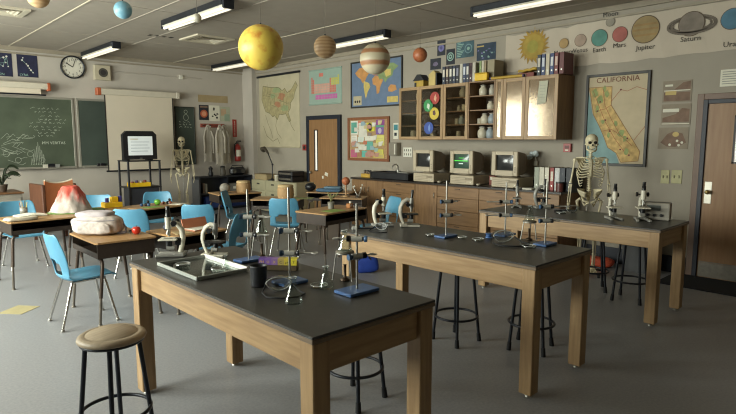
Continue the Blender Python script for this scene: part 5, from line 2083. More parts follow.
petri('petri dish on the nearest table before the broad blue base', top(319, 287))
c = [onz(x, y, LT) for x, y in ((158.5, 264.8), (194.5, 281.2), (247.2, 272), (208, 258.6))]
mid = sum(c, Vector()) / 4
petri('petri dish in the glass tray by the straight microscope', (mid.x - .07, mid.y + .10, LT + .0125), .042)
petri('petri dish near the front corner of the glass tray', (mid.x + .03, mid.y - .15, LT + .0125), .042)
petri('petri dish in front of the rightmost stand on the middle table', top(529, 247.5), .05)
petri('small petri dish left of the stand on the left of the middle table', top(430, 236), .035)
petri('small petri dish right of the stand on the left of the middle table', top(462, 238.5), .035)
petri('petri dish left of the goggles on the middle table', top(478, 240.5), .045)
petri('petri dish before the standing skeleton on the farthest table', top(561, 213.5), .05)
petri('petri dish on the far left end of the middle table', top(387, 224.5), .04)

# clear tray of glass strips
c = [onz(x, y, LT) for x, y in ((158.5, 264.8), (194.5, 281.2), (247.2, 272), (208, 258.6))]
mid = sum(c, Vector()) / 4
o = thing('glass_tray', 'clear shallow glass tray with thick edges on the nearest table', 'tray', (mid.x, mid.y, LT + .0005), 0)
x0, x1 = (c[0].x + c[1].x) / 2 - mid.x, (c[2].x + c[3].x) / 2 - mid.x
y0, y1 = (c[1].y + c[2].y) / 2 - mid.y, (c[0].y + c[3].y) / 2 - mid.y
EDGE = M('frosted_glass_edge', '#9fa39c', .2, .0, var=.05)
EDGE_GLINT = M('glass_edge_painted_glint', '#f4f2ea', .3, .0, var=.03)  # far edge coloured white to paint the sunlight it catches
MB().box(((x0 + x1) / 2, (y0 + y1) / 2, .005), (x1 - x0 - .028, y1 - y0 - .028, .006), LGLASS).build('tray_floor', LGLASS, o)
m = MB()
m.box((x0, (y0 + y1) / 2, .0115), (.012, y1 - y0 + .012, .022), EDGE, ch=.003)
m.build('edge', EDGE, o)
for y in (y0, y1):
    MB().box(((x0 + x1) / 2, y, .0115), (x1 - x0 - .013, .012, .022), EDGE, ch=.003).build('edge', EDGE, o)
MB().box((x1, (y0 + y1) / 2, .0145), (.016, y1 - y0 + .012, .028), EDGE_GLINT, ch=.003).build('edge', EDGE_GLINT, o)

# black cup
q = top(259, 286)
o = thing('black_beaker', 'matt black cup on the nearest table', 'cup', q)
MB().lathe([(.001, .002), (.040, .002), (.043, .008), (.044, .105), (.047, .112), (.045, .113), (.041, .106), (.039, .012), (.001, .010)], (0, 0, 0), M('charcoal_plastic', '#2c2d31', .45), 32).build('body', None, o)
# colour strip in a low clear box
a, b = onz(259, 270.5, LT), onz(297, 271.5, LT)
o = thing('colour_strip_box', 'long low box with a purple and yellow strip along its top', 'box', ((a.x + b.x) / 2, (a.y + b.y) / 2, LT + .0005), math.atan2(b.y - a.y, b.x - a.x))
L = (b - a).length
CB = M('smoky_box', '#5c4f3c', .35)
MB().box((0, .025, .027), (L, .05, .053), CB, ch=.004).build('carton', CB, o)
m = MB()
for i, hx in enumerate(('#6a4a96', '#7a58a4', '#8a6a9c', '#b09a58', '#c9b440', '#d8c838')):
    m.box((-L / 2 + L * (i + .5) / 6, -.003, .053), (L / 6 - .001, .004, .034), M('strip_' + hx[1:], hx, .5))
    m.box((-L / 2 + L * (i + .5) / 6, .024, .072), (L / 6 - .001, .05, .004), M('strip_' + hx[1:], hx, .5))
sp = m.build('colour_strip', None, o)
m = MB()
for i, t in enumerate(('PH', 'O', 'X', 'C', 'pH', '7')):
    m.text2(t, -L / 2 + L * (i + .5) / 6, .053, .022, .0055, M('strip_yellow_ink', '#d8b840', .6) if i < 3 else INK)
m.build('lettering', INK, sp)

# goggles
GOG = glassmat('goggle_plastic', '#dfe4e2', .2, .14)


def goggles(label, loc, yaw, s_=1.0):
    o = thing('safety_goggles', label, 'goggles', loc, yaw, 'clear safety goggles')
    o.scale = (s_, s_, s_)
    vs, fs = [], []
    n = 28
    for i, (sc, y) in enumerate(((1.0, .0), (1.04, -.03), (1.0, -.048), (.90, -.055))):
        for j in range(n):
            t = 2 * PI * j / n
            u = .082 * sc * cos(t)
            v = .038 * sc * sin(t) + (.010 * cos(2 * t) if sin(t) < 0 else 0) + .006
            vs.append((u, y + .25 * u * u * 6, v + .046))
    for k in range(3):
        for j in range(n):
            a0, b0 = k * n + j, k * n + (j + 1) % n
            fs.append((a0, b0, b0 + n, a0 + n))
    MB().add(vs, fs, GOG, True).build('frame', GOG, o)
    l0 = vs[3 * n:]
    MB().add(l0, [list(range(n))], GOG).build('lens', GOG, o)
    m = MB()
    m.tube(vs[:n], .0035, M('goggle_rim', '#b9bcb8', .4), 6, closed=True)
    m.build('rim', None, o)
    m = MB()
    m.tube([(-.085, .01, .045), (-.12, .06, .012), (-.15, .13, .007), (-.10, .19, .007), (.0, .20, .007), (.09, .15, .007), (.11, .06, .012), (.086, .01, .045)], .006, RUBBER, 8, flat=(.55, 1.0))
    m.build('strap', RUBBER, o)


q = top(279, 291)
o = goggles('clear goggles on the nearest table, strap trailing', (q[0], q[1], q[2]), HR + PI + .25, .8)
goggles('clear goggles on the middle table, strap trailing', top(503, 242.5), HR + PI + .2, 1.0)
goggles('clear goggles on the farthest table before the skeleton', top(572, 213), HR + .4, .9)
q = (3.55, 3.43, LT + .0005)
goggles('clear goggles at the far left end of the middle table', (3.30, 3.30, LT + .0005), HR + 2.6, .7)
# small things on the left end of the middle table
o = thing('tube_clamp', 'loose black clamp lying at the far left end of the middle table', 'clamp', (3.22, 3.44, LT + .0005), HR)
MB().cyl((-.07, 0, .009), (.09, 0, .009), .008, BLACKM, 8).build('rod', BLACKM, o)
MB().box((-.08, 0, .014), (.04, .05, .026), CLW, ch=.004).build('boss', CLW, o)
MB().tube([(.08, .0, .012), (.11, .03, .012), (.13, .02, .012)], .006, KNOB, 8).build('jaw', KNOB, o)
o = thing('wire_spool', 'small blue spool before the goggles on the middle table', 'spool', top(489, 237.5), HR)
MB().lathe([(.03, 0), (.03, .006), (.016, .008), (.016, .026), (.03, .028), (.03, .034)], (0, 0, 0), BLUEB, 18).build('spool', BLUEB, o)
MB().lathe([(.018, .0085), (.024, .012), (.024, .022), (.018, .0255)], (0, 0, 0), M('blue_wire', '#34588c', .5), 18).build('wire', None, o)

# power supply on the farthest table
a, b = onz(627, 216.5, LT), onz(656, 217, LT)
o = thing('power_supply', 'pale instrument box with a dark side behind the right-hand microscopes', 'instrument', (5.66, 1.90, LT + .0005), -PI / 2 + .2)
MB().box((0, 0, .085), (.24, .05, .165), M('instrument_face', '#9a9488', .45), ch=.005).build('face', None, o)
MB().box((0, .085, .085), (.235, .118, .16), M('instrument_case', '#33363c', .45), ch=.005).build('case', None, o)
m = MB()
for i in range(3):
    m.cyl((-.07 + .06 * i, -.026, .05), (-.07 + .06 * i, -.04, .05), .014, BLACK, 12)
m.build('dial', BLACK, o)
MB().box((-.02, -.027, .12), (.12, .004, .05), M('meter_glass', '#5c605c', .2)).build('meter', None, o)

# ------------------------------------------------------------------ skeletons
BONE = M('bone', '#d3c8a8', .6, var=.10, scale=12)
BONED = M('bone_hollow_painted_shade', '#1e1914', .9)  # near-black colour paints the shade inside eye and nose hollows


def skeleton(label, loc, rz):
    o = thing('skeleton_model', label, 'skeleton', loc, rz, 'skeleton models on stands')
    m = MB()
    m.ball((0, .012, 1.645), .078, BONE, 24, 16, (.94, 1.18, 1.0))
    m.ball((0, -.055, 1.600), .050, BONE, 16, 10, (1.0, .62, .85))
    for sx in (-1, 1):
        m.tube([(sx * .040, -.075, 1.590), (sx * .062, -.045, 1.594), (sx * .070, .0, 1.60)], .009, BONE, 8)
        m.tube([(sx * .012, -.086, 1.640), (sx * .035, -.084, 1.645), (sx * .055, -.066, 1.636)], .008, BONE, 8)
    m.box((0, -.082, 1.562), (.056, .03, .018), BONE, ch=.005)
    sk = m.build('skull', BONE, o)
    m = MB()
    for sx in (-1, 1):
        m.ball((sx * .030, -.078, 1.618), .020, BONED, 14, 8, (1, .7, .95))
    m.ball((0, -.086, 1.590), .011, BONED, 10, 6, (.8, .6, 1.2))
    m.build('eye_socket', BONED, sk)
    m = MB()
    for i in range(8):
        a = -.8 + 1.6 * i / 7
        m.box((.026 * sin(a) * 1.2, -.073 - .026 * cos(a), 1.549), (.006, .006, .012), M('tooth', '#c4bba4', .4))
    m.build('teeth', None, sk)
    m = MB()
    m.tube([(-.055, -.005, 1.585), (-.052, -.015, 1.54), (-.032, -.075, 1.522), (0, -.098, 1.520), (.032, -.075, 1.522), (.052, -.015, 1.54), (.055, -.005, 1.585)], [.009, .010, .011, .013, .011, .010, .009], BONE, 8)
    m.build('jaw', BONE, o)
    # spine
    m = MB()
    P = crv([(0, .02, 1.56), (0, .035, 1.48), (0, .065, 1.36), (0, .06, 1.22), (0, .035, 1.10), (0, .05, .98)], 5)
    for i, p in enumerate(P):
        m.cyl((p[0], p[1], p[2] - .007), (p[0], p[1], p[2] + .007), .017 + .006 * i / len(P), BONE, 10)
        m.box((p[0], p[1] + .026, p[2]), (.05, .016, .008), BONE)
    m.tube(P, .010, BONE, 8)
    m.build('spine', BONE, o)
    # rib cage
    m = MB()
    m.tube([(0, -.085, 1.42), (0, -.10, 1.34), (0, -.105, 1.25), (0, -.10, 1.21)], [.020, .015, .016, .007], BONE, 10, flat=(1.2, .5))
    rc = m.build('sternum', BONE, o)
    for k in range(10):
        t = k / 9
        zb = 1.445 - .235 * t
        hw = .072 + .082 * min(1, t * 1.7) ** .75 - (.018 * max(0, t - .7) / .3)
        fz = zb - .035 - .05 * t
        for sx in (-1, 1):
            if k < 7:
                pts = [(sx * .018, .072, zb), (sx * hw * .55, .088, zb + .004), (sx * hw * .95, .045, zb - .012), (sx * hw, -.01, zb - .028), (sx * hw * .82, -.066, fz - .012), (sx * hw * .42, -.098, fz - .004), (sx * .016, -.102, max(1.215, fz + .012))]
            else:
                e = (k - 6) * .16
                pts = [(sx * .018, .072, zb), (sx * hw * .55, .085, zb + .002), (sx * hw * .95, .042, zb - .016), (sx * hw, -.012, zb - .036), (sx * hw * .86, -.058 + .04 * e, fz - .022), (sx * hw * (.55 + e * .3), -.088 + .08 * e, fz - .012)]
            MB().tube(crv(pts, 4), .0052, BONE, 6).build('rib', BONE, rc)
    # shoulder girdle
    for sx in (-1, 1):
        MB().tube([(sx * .018, -.085, 1.425), (sx * .07, -.088, 1.44), (sx * .12, -.05, 1.445), (sx * .165, -.01, 1.44)], .007, BONE, 8).build('collarbone', BONE, o)
        m = MB()
        m.add([(sx * .06, .092, 1.43), (sx * .165, .06, 1.44), (sx * .13, .088, 1.36), (sx * .085, .10, 1.28), (sx * .06, .10, 1.35)], [(0, 1, 2, 3, 4)], BONE)
        s_ = m.build('shoulder_blade', BONE, o)
        sd = s_.modifiers.new('thickness', 'SOLIDIFY')
        sd.thickness = .008
        # arm
        sh, el, wr = Vector((sx * .178, .02, 1.42)), Vector((sx * .215, .03, 1.13)), Vector((sx * .235, -.03, .90))
        m = MB().tube([sh + Vector((0, 0, .012)), sh, sh.lerp(el, .15), sh.lerp(el, .8), el], [.012, .021, .011, .010, .018], BONE, 10)
        m.build('upper_arm_bone', BONE, o)
        m = MB()
        for w in (-1, 1):
            a = el + Vector((sx * .010 * w, .006 * w, -.012))
            b = wr + Vector((sx * .012 * w, 0, 0))
            m.tube([a, a.lerp(b, .15), a.lerp(b, .85), b], [.012, .0065, .006, .010], BONE, 8)
        m.build('forearm_bones', BONE, o)
        m = MB()
        m.ball(tuple(wr + Vector((0, 0, -.018))), .020, BONE, 10, 8, (1, .5, .8))
        hd = m.build('hand', BONE, o)
        for i in range(5):
            u = (i - 2) * .014
            b = wr + Vector((sx * .004, u * 1.1, -.025))
            if i == 0:
                pts = [b, b + Vector((sx * .0, -.028, -.022)), b + Vector((0, -.036, -.05))]
            else:
                L = [.0, .135, .148, .140, .112][i]
                pts = [b, b + Vector((0, u * .6, -L * .45)), b + Vector((-sx * .006, u * .8, -L * .72)), b + Vector((-sx * .016, u * .85, -L))]
            MB().tube(pts, [.0065, .006, .0055, .004][:len(pts)], BONE, 6).build('finger', BONE, hd)
    # pelvis
    m = MB()
    for sx in (-1, 1):
        n = 10
        vs, fs = [], []
        for i in range(n + 1):
            t = i / n
            a = -1.0 + 2.5 * t
            top_ = Vector((sx * (.045 + .095 * sin(PI * min(1, t * 1.05)) ** .8), .065 - .135 * t, 1.06 - .035 * t + .022 * sin(PI * t)))
            bot = Vector((sx * (.045 + .035 * sin(PI * t)), .055 - .09 * t, .965 - .01 * t))
            for j in range(5):
                vs.append(top_.lerp(bot, j / 4) + Vector((sx * .012 * sin(PI * j / 4), 0, 0)))
        for i in range(n):
            for j in range(4):
                a = i * 5 + j
                fs.append((a, a + 1, a + 6, a + 5))
        m.add(vs, fs, BONE, True)
        m.tube([(sx * .085, -.01, .965), (sx * .070, -.06, .925), (sx * .012, -.085, .915)], .011, BONE, 8)
        m.tube([(sx * .085, .0, .96), (sx * .070, .01, .90), (sx * .050, -.01, .865), (sx * .030, -.06, .895), (sx * .012, -.085, .91)], .010, BONE, 8)
    m.tube([(0, .06, 1.02), (0, .085, .96), (0, .07, .91), (0, .05, .89)], [.042, .034, .018, .008], BONE, 10, flat=(1, .45))
    pv = m.build('pelvis', BONE, o)
    sd = pv.modifiers.new('thickness', 'SOLIDIFY')
    sd.thickness = .007
    for sx in (-1, 1):
        hp, kn, an = Vector((sx * .10, -.005, .945)), Vector((sx * .075, -.012, .515)), Vector((sx * .075, .012, .135))
        kx = Vector((sx * .135, 0, .915))
        m = MB().tube([hp, hp + Vector((sx * .02, 0, -.01)), kx, kx.lerp(kn, .12), kx.lerp(kn, .85), kn + Vector((0, 0, .02)), kn], [.022, .014, .021, .014, .013, .026, .028], BONE, 10)
        m.build('thigh_bone', BONE, o)
        MB().ball(tuple(kn + Vector((0, -.034, -.002))), .016, BONE, 10, 8).build('kneecap', BONE, o)
        m = MB()
        a = kn + Vector((0, 0, -.03))
        m.tube([a, a.lerp(an, .1), a.lerp(an, .9), an], [.028, .015, .011, .018], BONE, 10)
        b, c_ = a + Vector((sx * .028, .012, -.02)), an + Vector((sx * .022, .008, -.012))
        m.tube([b, b.lerp(c_, .1), b.lerp(c_, .9), c_], [.010, .006, .006, .010], BONE, 8)
        m.build('shin_bones', BONE, o)
        m = MB()
        m.ball(tuple(an + Vector((0, .02, -.035))), .028, BONE, 10, 8, (.9, 1.5, .9))
        for i in range(5):
            u = (i - 2) * .013
            m.tube([an + Vector((u * .6, -.02, -.035)), an + Vector((u * 1.2, -.10, -.055)), an + Vector((u * 1.3, -.165 + .006 * abs(i - 2), -.066))], [.010, .008, .006], BONE, 6)
        m.build('foot', BONE, o)
    m = MB()
    m.cyl((0, .115, .05), (0, .115, 1.02), .011, STEEL, 10)
    m.tube([(0, .115, 1.02), (0, .115, 1.06), (0, .075, 1.07)], .009, STEEL, 8)
    m.build('stand_pole', STEEL, o)
    m = MB()
    for k in range(5):
        a = 2 * PI * k / 5 + .3
        m.tube([(0, .115, .055), (.24 * cos(a), .115 + .24 * sin(a), .04)], .012, BLACKM, 8)
        m.cyl((.24 * cos(a), .115 + .24 * sin(a), 0), (.24 * cos(a), .115 + .24 * sin(a), .05), .016, RUBBER, 10)
    m.build('stand_base', BLACKM, o)
    return o


p = onx(589.5, 190, 6.50)
skeleton('standing skeleton model before the California map', (6.47, p.y * 6.47 / 6.5, 0), R(-58))
p = ony(182, 160, 11.35)
skeleton('standing skeleton model far off beside the pale screen', (p.x, 11.35, 0), R(-30))

# ------------------------------------------------------------------ television on its cart
CARTM = M('cart_frame', '#2a2a2d', .4, .4)
xl, xr = ony(119, 170, 11.2).x, ony(161, 170, 10.75).x
zt = ony(140, 160.5, 10.75).z
zs = ony(140, 187, 10.75).z
o = thing('television_cart', 'tall dark steel cart carrying the television', 'cart', ((xl + xr) / 2, 11.0, 0))
hw = (xr - xl) / 2
m = MB()
for sx in (-1, 1):
    for sy in (-1, 1):
        l = MB().box((sx * (hw - .02), sy * .24, .08 + (zt - .08) / 2), (.035, .035, zt - .082), CARTM, ch=.004).build('post', CARTM, o)
        c_ = MB().cyl((sx * (hw - .02) - .012, sy * .24, .042), (sx * (hw - .02) + .012, sy * .24, .042), .04, RUBBER, 14)
        c_.box((sx * (hw - .02), sy * .24, .075), (.03, .03, .012), STEEL)
        c_.build('caster', RUBBER, l)
for z, n_ in ((zt - .012, 'top_shelf'), (zs - .01, 'middle_shelf'), (.16, 'bottom_shelf')):
    MB().box((0, 0, z), (2 * hw, .52, .022), CARTM, ch=.004).build(n_, CARTM, o)
MB().box((0, -.05, (zs - .021) / 2 + .085), (2 * hw - .09, .36, zs - .022 - .18), M('cart_cupboard', '#33343a', .5)).build('cupboard', None, o)
xl, xr = ony(121.5, 150, 10.86).x, ony(157, 150, 10.75).x
zh = ony(138, 131, 10.75).z
o = thing('television', 'old black tube television with a pale lit screen', 'television', ((xl + xr) / 2, 10.98, zt + .0005))
w, h = xr - xl, zh - zt
m = MB()
c_ = .07
outl = [(-w / 2, .02), (w / 2, .02), (w / 2, h - c_), (w / 2 - c_, h), (-w / 2 + c_, h), (-w / 2, h - c_)]
TVB = M('tv_case', '#1c1c1f', .4, var=.1)
m.prism(outl, -.23, -.12, TVB, 'xz')
m.build('front_housing', TVB, o)
m = MB()
q = [(x * .92, z * .96 + .01) for x, z in outl]
q2_ = [(x * .5, .08 + z * .6) for x, z in outl]
n = 6
m.add([(x, -.1195, z) for x, z in q] + [(x, .23, z) for x, z in q2_], [list(range(6, 12)), list(range(6))[::-1]] + [(i, (i + 1) % n, n + (i + 1) % n, n + i) for i in range(n)], TVB)
m.build('rear_housing', TVB, o)
MB().box((0, -.231, h * .50), (w - .13, .006, h - .16), M('tv_inner_bezel', '#101012', .4)).build('bezel', None, o)
TVS = M('tv_screen_lit', '#b9bdb8', .25, var=.04, emit=('#dfe6e4', .42))
vs, fs = [], []
n = 8
sw, sh = w - .17, h - .20
for i in range(n + 1):
    for j in range(n + 1):
        u, v = -1 + 2 * j / n, -1 + 2 * i / n
        vs.append((u * sw / 2, -.2345 - .012 * (1 - u * u) * (1 - v * v), h * .50 + sh * v / 2))
for i in range(n):
    for j in range(n):
        a = i * (n + 1) + j
        fs.append((a, a + 1, a + n + 2, a + n + 1))
s_ = MB().add(vs, fs, TVS, True).build('screen', TVS, o)
m = MB()
for i in range(4):
    m.line2([(-sw * .40, h * .5 + sh * (.2 - .16 * i)), (sw * (.36 - .08 * (i % 2)), h * .5 + sh * (.2 - .16 * i))], .010, .248, M('tv_text', '#8f9a9c', .5))
m.rect2(-sw * .42, h * .5 + sh * .30, -sw * .1, h * .5 + sh * .38, .248, WHITE)
m.build('screen_text', None, s_)
MB().box((0, -.2355, .045), (.05, .004, .012), STEEL).build('badge', STEEL, o)
for sx in (-1, 1):
    MB().box((sx * w * .35, -.05, .01), (.06, .25, .02), RUBBER).build('foot', RUBBER, o)
p = ony(137, 187, 10.75)
o = thing('supply_tray', 'yellow tray of bits on the shelf of the television cart', 'tray', (4.17, 10.9, zs + .0015))
m = MB()
m.box((0, 0, .006), (.36, .26, .01), YEL)
for sx in (-1, 1):
    m.box((sx * .175, 0, .045), (.012, .26, .068), YEL)
for sy in (-1, 1):
    m.box((0, sy * .125, .045), (.34, .012, .068), YEL)
m.build('tray', YEL, o)
for i, hx in enumerate(('#8a4a34', '#5c4a6a', '#c0b49a', '#7a3a2a')):
    MB().cyl((-.12 + .08 * i, 0, .0115), (-.12 + .08 * i, .0, .10 + .02 * (i % 2)), .03, M('pot_' + hx[1:], hx, .5), 12).build('paint_pot', None, o)

# ------------------------------------------------------------------ black bookcase under the coats
SHB = M('bookcase_black', '#23262e', .45, var=.12)
x0, x1 = 5.90, 7.30
zt = .80
o = thing('bookcase', 'low black bookcase under the hanging coats', 'bookcase', ((x0 + x1) / 2, YB - .20, 0))
w = x1 - x0
m = MB()
for x in (-w / 2 + .015, .03, w / 2 - .015):
    m.box((x, 0, zt / 2), (.03, .36, zt - .06), SHB)
m.box((0, 0, zt - .015), (w, .36, .029), SHB, ch=.003)
m.box((0, 0, .05), (w - .06, .35, .03), SHB)
m.box((0, .172, zt / 2), (w - .06, .012, zt - .1), SHB)
m.build('carcass', SHB, o)
for x in (-w / 4, w / 4):
    MB().box((x + .01 * (1 if x < 0 else 1), -.002, .40), (w / 2 - .055, .33, .022), SHB).build('shelf', SHB, o)
MB().box((-w / 2 - .006, 0, zt / 2 - .03), (.010, .36, zt - .06), M('bookcase_side_grey', '#5c5c5e', .5)).build('side_panel', None, o)


def onb(x, z, name, lab, cat):
    return thing(name, lab, cat, (x, YB - .24, z))


bt = zt + .0005
p = ony(212, 172, 11.9).x
o = onb(p, bt, 'dark_vase', 'dark waisted vase on the bookcase under the coats, left', 'vase')
MB().lathe([(.05, 0), (.06, .03), (.055, .08), (.035, .13), (.05, .19), (.052, .20)], (0, 0, 0), BLACK, 18).build('body', BLACK, o)
MB().ball((0, 0, .215), .03, M('vase_rim', '#3a3634', .5), 12, 8, (1, 1, .6)).build('stopper', None, o)
p = ony(224, 172, 11.9).x
o = onb(p, bt, 'grey_pot', 'grey pot on the bookcase between the vase and the radio', 'pot')
MB().lathe([(.06, 0), (.075, .05), (.07, .13), (.055, .18), (.065, .20)], (0, 0, 0), M('grey_stoneware', '#5c574e', .5), 18).build('body', None, o)
MB().lathe([(.001, .202), (.062, .202), (.05, .225), (.001, .23)], (0, 0, 0), BLACKM, 18).build('lid', BLACKM, o)
p = ony(238.5, 172, 11.9).x
o = onb(p, bt, 'radio', 'black rounded radio on the right of the bookcase', 'radio')
MB().box((0, 0, .10), (.40, .16, .196), BLACK, ch=.05).build('case', BLACK, o)
m = MB()
for sx in (-1, 1):
    m.disc2(sx * .12, .10, .055, .0815, M('speaker_cloth', '#4a463f', .9))
m.build('speaker_grille', None, o)
MB().tube([(-.15, 0, .19), (-.14, 0, .235), (.14, 0, .235), (.15, 0, .19)], .010, BLACK, 8).build('handle', BLACK, o)
o = thing('file_box', 'grey document box on the middle shelf of the bookcase', 'box', (6.74, YB - .22, .4115))
MB().box((.10, 0, .10), (.34, .24, .20), M('file_grey', '#7d7a72', .6), ch=.004).build('carton', None, o)
MB().box((.10, -.122, .10), (.10, .003, .06), PAPER).build('label', PAPER, o)
o = thing('plastic_crate', 'blue crate at the bottom of the bookcase, left bay', 'crate', (6.26, YB - .23, .0655))
CR = M('crate_blue', '#2a3f7a', .45)
m = MB()
m.box((0, 0, .006), (.40, .26, .012), CR)
for sx in (-1, 1):
    m.box((sx * .195, 0, .13), (.012, .26, .236), CR)
for sy in (-1, 1):
    m.box((0, sy * .125, .13), (.376, .012, .236), CR)
m.build('crate', CR, o)
MB().box((0, -.1325, .17), (.10, .003, .03), PAPER).build('label', PAPER, o)
o = thing('plastic_crate', 'dark blue crate at the bottom of the bookcase, right bay', 'crate', (6.98, YB - .23, .0655))
m = MB()
CR2 = M('crate_navy', '#22305a', .45)
m.box((0, 0, .006), (.42, .26, .012), CR2)
for sx in (-1, 1):
    m.box((sx * .205, 0, .11), (.012, .26, .20), CR2)
for sy in (-1, 1):
    m.box((0, sy * .125, .11), (.396, .012, .20), CR2)
m.build('crate', CR2, o)
for i, (hx, hh, n_) in enumerate((('#6a5a4c', .24, 'brown'), ('#8a867a', .22, 'grey'), ('#2f2f35', .26, 'black'), ('#4a3a34', .23, 'dark brown'), ('#7a2f2a', .25, 'red'))):
    o = thing('book', '%s book standing on the left middle shelf of the bookcase' % n_ if i < 2 else '%s book standing on the right middle shelf of the bookcase' % n_, 'book', ((6.05 + .06 * i) if i < 2 else 7.08 + .06 * (i - 2), YB - .22, .4115), 0, 'books in the black bookcase')
    mt = M('bookcloth_' + hx[1:], hx, .7)
    m = MB()
    for sx in (-1, 1):
        m.box((sx * .019, 0, hh / 2), (.003, .17, hh), mt)
    m.box((0, -.0835, hh / 2), (.035, .003, hh), mt)
    m.build('cover', mt, o)
    MB().box((0, 0, hh / 2), (.034, .16, hh - .01), PAPER).build('pages', PAPER, o)

# ------------------------------------------------------------------ cream drawer cabinet with stereo and lamp
CRM = M('cream_cabinet_paint', '#a8a184', .5, var=.06)
o = thing('drawer_cabinet', 'low cream metal drawer cabinet beneath the pull-down map', 'cabinet', (XR - .001, 10.35, 0), -PI / 2)
w, d, h = 1.75, .52, .74
MB().box((0, -d / 2, h / 2 + .02), (w, d - .02, h - .04), CRM, ch=.004).build('body', CRM, o)
for i in range(3):
    for j in range(3):
        f = MB().box((-w / 2 + w / 3 * (i + .5), -d - .001, .06 + .225 * (j + .5)), (w / 3 - .012, .018, .21), CRM, ch=.003).build('drawer', CRM, o)
        MB().box((-w / 2 + w / 3 * (i + .5), -d - .014, .06 + .225 * (j + .5) + .03), (.10, .012, .035), M('dark_pull_metal', '#3a372f', .5), ch=.003).build('handle', None, f)
ct = h + .0005
o = thing('stereo_unit', 'black stereo unit with shiny bands on the cream cabinet', 'stereo', (7.12, 9.93, ct), -PI / 2)
for k in range(2):
    MB().box((0, 0, .062 + .118 * k), (.52, .34, .112), BLACK, ch=.012).build('deck', BLACK, o)
    MB().box((0, -.172, .062 + .118 * k), (.44, .006, .04), CHROME, ch=.002).build('silver_band', CHROME, o)
o = thing('desk_lamp', 'dark jointed desk lamp on the cream cabinet', 'lamp', (7.02, 10.52, ct), -PI / 2)
MB().lathe([(.10, 0), (.10, .015), (.03, .03), (.02, .05)], (0, 0, 0), BLACKM, 20).build('base', BLACKM, o)
m = MB()
m.tube([(0, 0, .05), (.02, 0, .36), (-.16, 0, .62)], .012, BLACKM, 8)
m.ball((.02, 0, .36), .025, BLACKM, 10, 8)
m.build('arm', BLACKM, o)
m = MB()
m.tube([(-.14, 0, .60), (-.20, 0, .66), (-.30, 0, .72), (-.36, 0, .69)], [.018, .03, .045, .07], M('lamp_shade_dark', '#4a4238', .4, .3), 16)
m.build('lamp_shade', None, o)
o = thing('storage_jar', 'small pale tub left of the stereo on the cream cabinet', 'tub', (6.98, 10.28, ct))
MB().lathe([(.05, 0), (.055, .10), (.05, .12)], (0, 0, 0), M('pale_tub', '#b5ad98', .6), 14).build('body', None, o)
MB().lathe([(.057, .121), (.057, .135), (.001, .14)], (0, 0, 0), WHITE, 14).build('lid', WHITE, o)
o = thing('long_box', 'flat tan box at the left end of the cream cabinet', 'box', (7.1, 10.93, ct), -PI / 2)
MB().box((0, 0, .06), (.50, .26, .12), M('tan_card', '#a3906c', .85, var=.08), ch=.004).build('carton', None, o)
MB().box((0, 0, .126), (.51, .27, .010), M('tan_lid', '#8c7a58', .8)).build('lid', None, o)

# ------------------------------------------------------------------ teacher's corner
GRYS = M('grey_steel_desk', '#8a857a', .5, var=.05)
BRT = wood('brown_desk_top', '#7a5638', '#5c4029', 'x', .4)
p = onz(23, 191.5, .78)
o = thing('teacher_desk', 'grey steel desk with a brown top at the left edge', 'desk', (p.x - .75, p.y + .30, 0), 0)
MB().box((0, 0, .765), (1.5, .74, .028), BRT, ch=.004).build('desktop', BRT, o)
for sx in (-1, 1):
    pd = MB().box((sx * .52, 0, .40), (.42, .68, .70), GRYS, ch=.006).build('pedestal', GRYS, o)
    for k in range(3):
        f = MB().box((sx * .52, -.346, .15 + .22 * k), (.38, .012, .20), GRYS, ch=.003).build('drawer', GRYS, pd)
    for fx in (-1, 1):
        for fy in (-1, 1):
            MB().cyl((sx * .52 + fx * .18, fy * .3, 0), (sx * .52 + fx * .18, fy * .3, .05), .02, STEEL, 10).build('foot', STEEL, pd)
MB().box((0, .30, .45), (.6, .015, .58), GRYS).build('modesty_panel', GRYS, o)
q = onz(4, 192, .78)
o = thing('potted_plant', 'dark leafy potted plant on the brown desk top at the left edge', 'plant', (q.x, q.y + .12, .7795))
MB().lathe([(.06, 0), (.085, .10), (.09, .12), (.08, .12), (.075, .10), (.001, .095)], (0, 0, 0), M('plant_pot', '#4a3c30', .6), 18).build('pot', None, o)
LEAF = M('dark_leaf', '#34402c', .5, var=.25)
q = random.Random(12)
for i in range(22):
    a = q.uniform(0, 2 * PI)
    L, hh = q.uniform(.14, .34), q.uniform(.10, .36)
    m = MB()
    pts = [(0, 0, .09), (L * .3 * cos(a), L * .3 * sin(a), .09 + hh * .8), (L * .65 * cos(a), L * .65 * sin(a), .09 + hh), (L * cos(a), L * sin(a), .09 + hh * .78)]
    m.tube(crv(pts, 4), [.004, .006, .010, .014, .018, .020, .022, .022, .022, .020, .017, .010, .003], LEAF, 6, flat=(1, .18))
    m.build('leaf', LEAF, o)

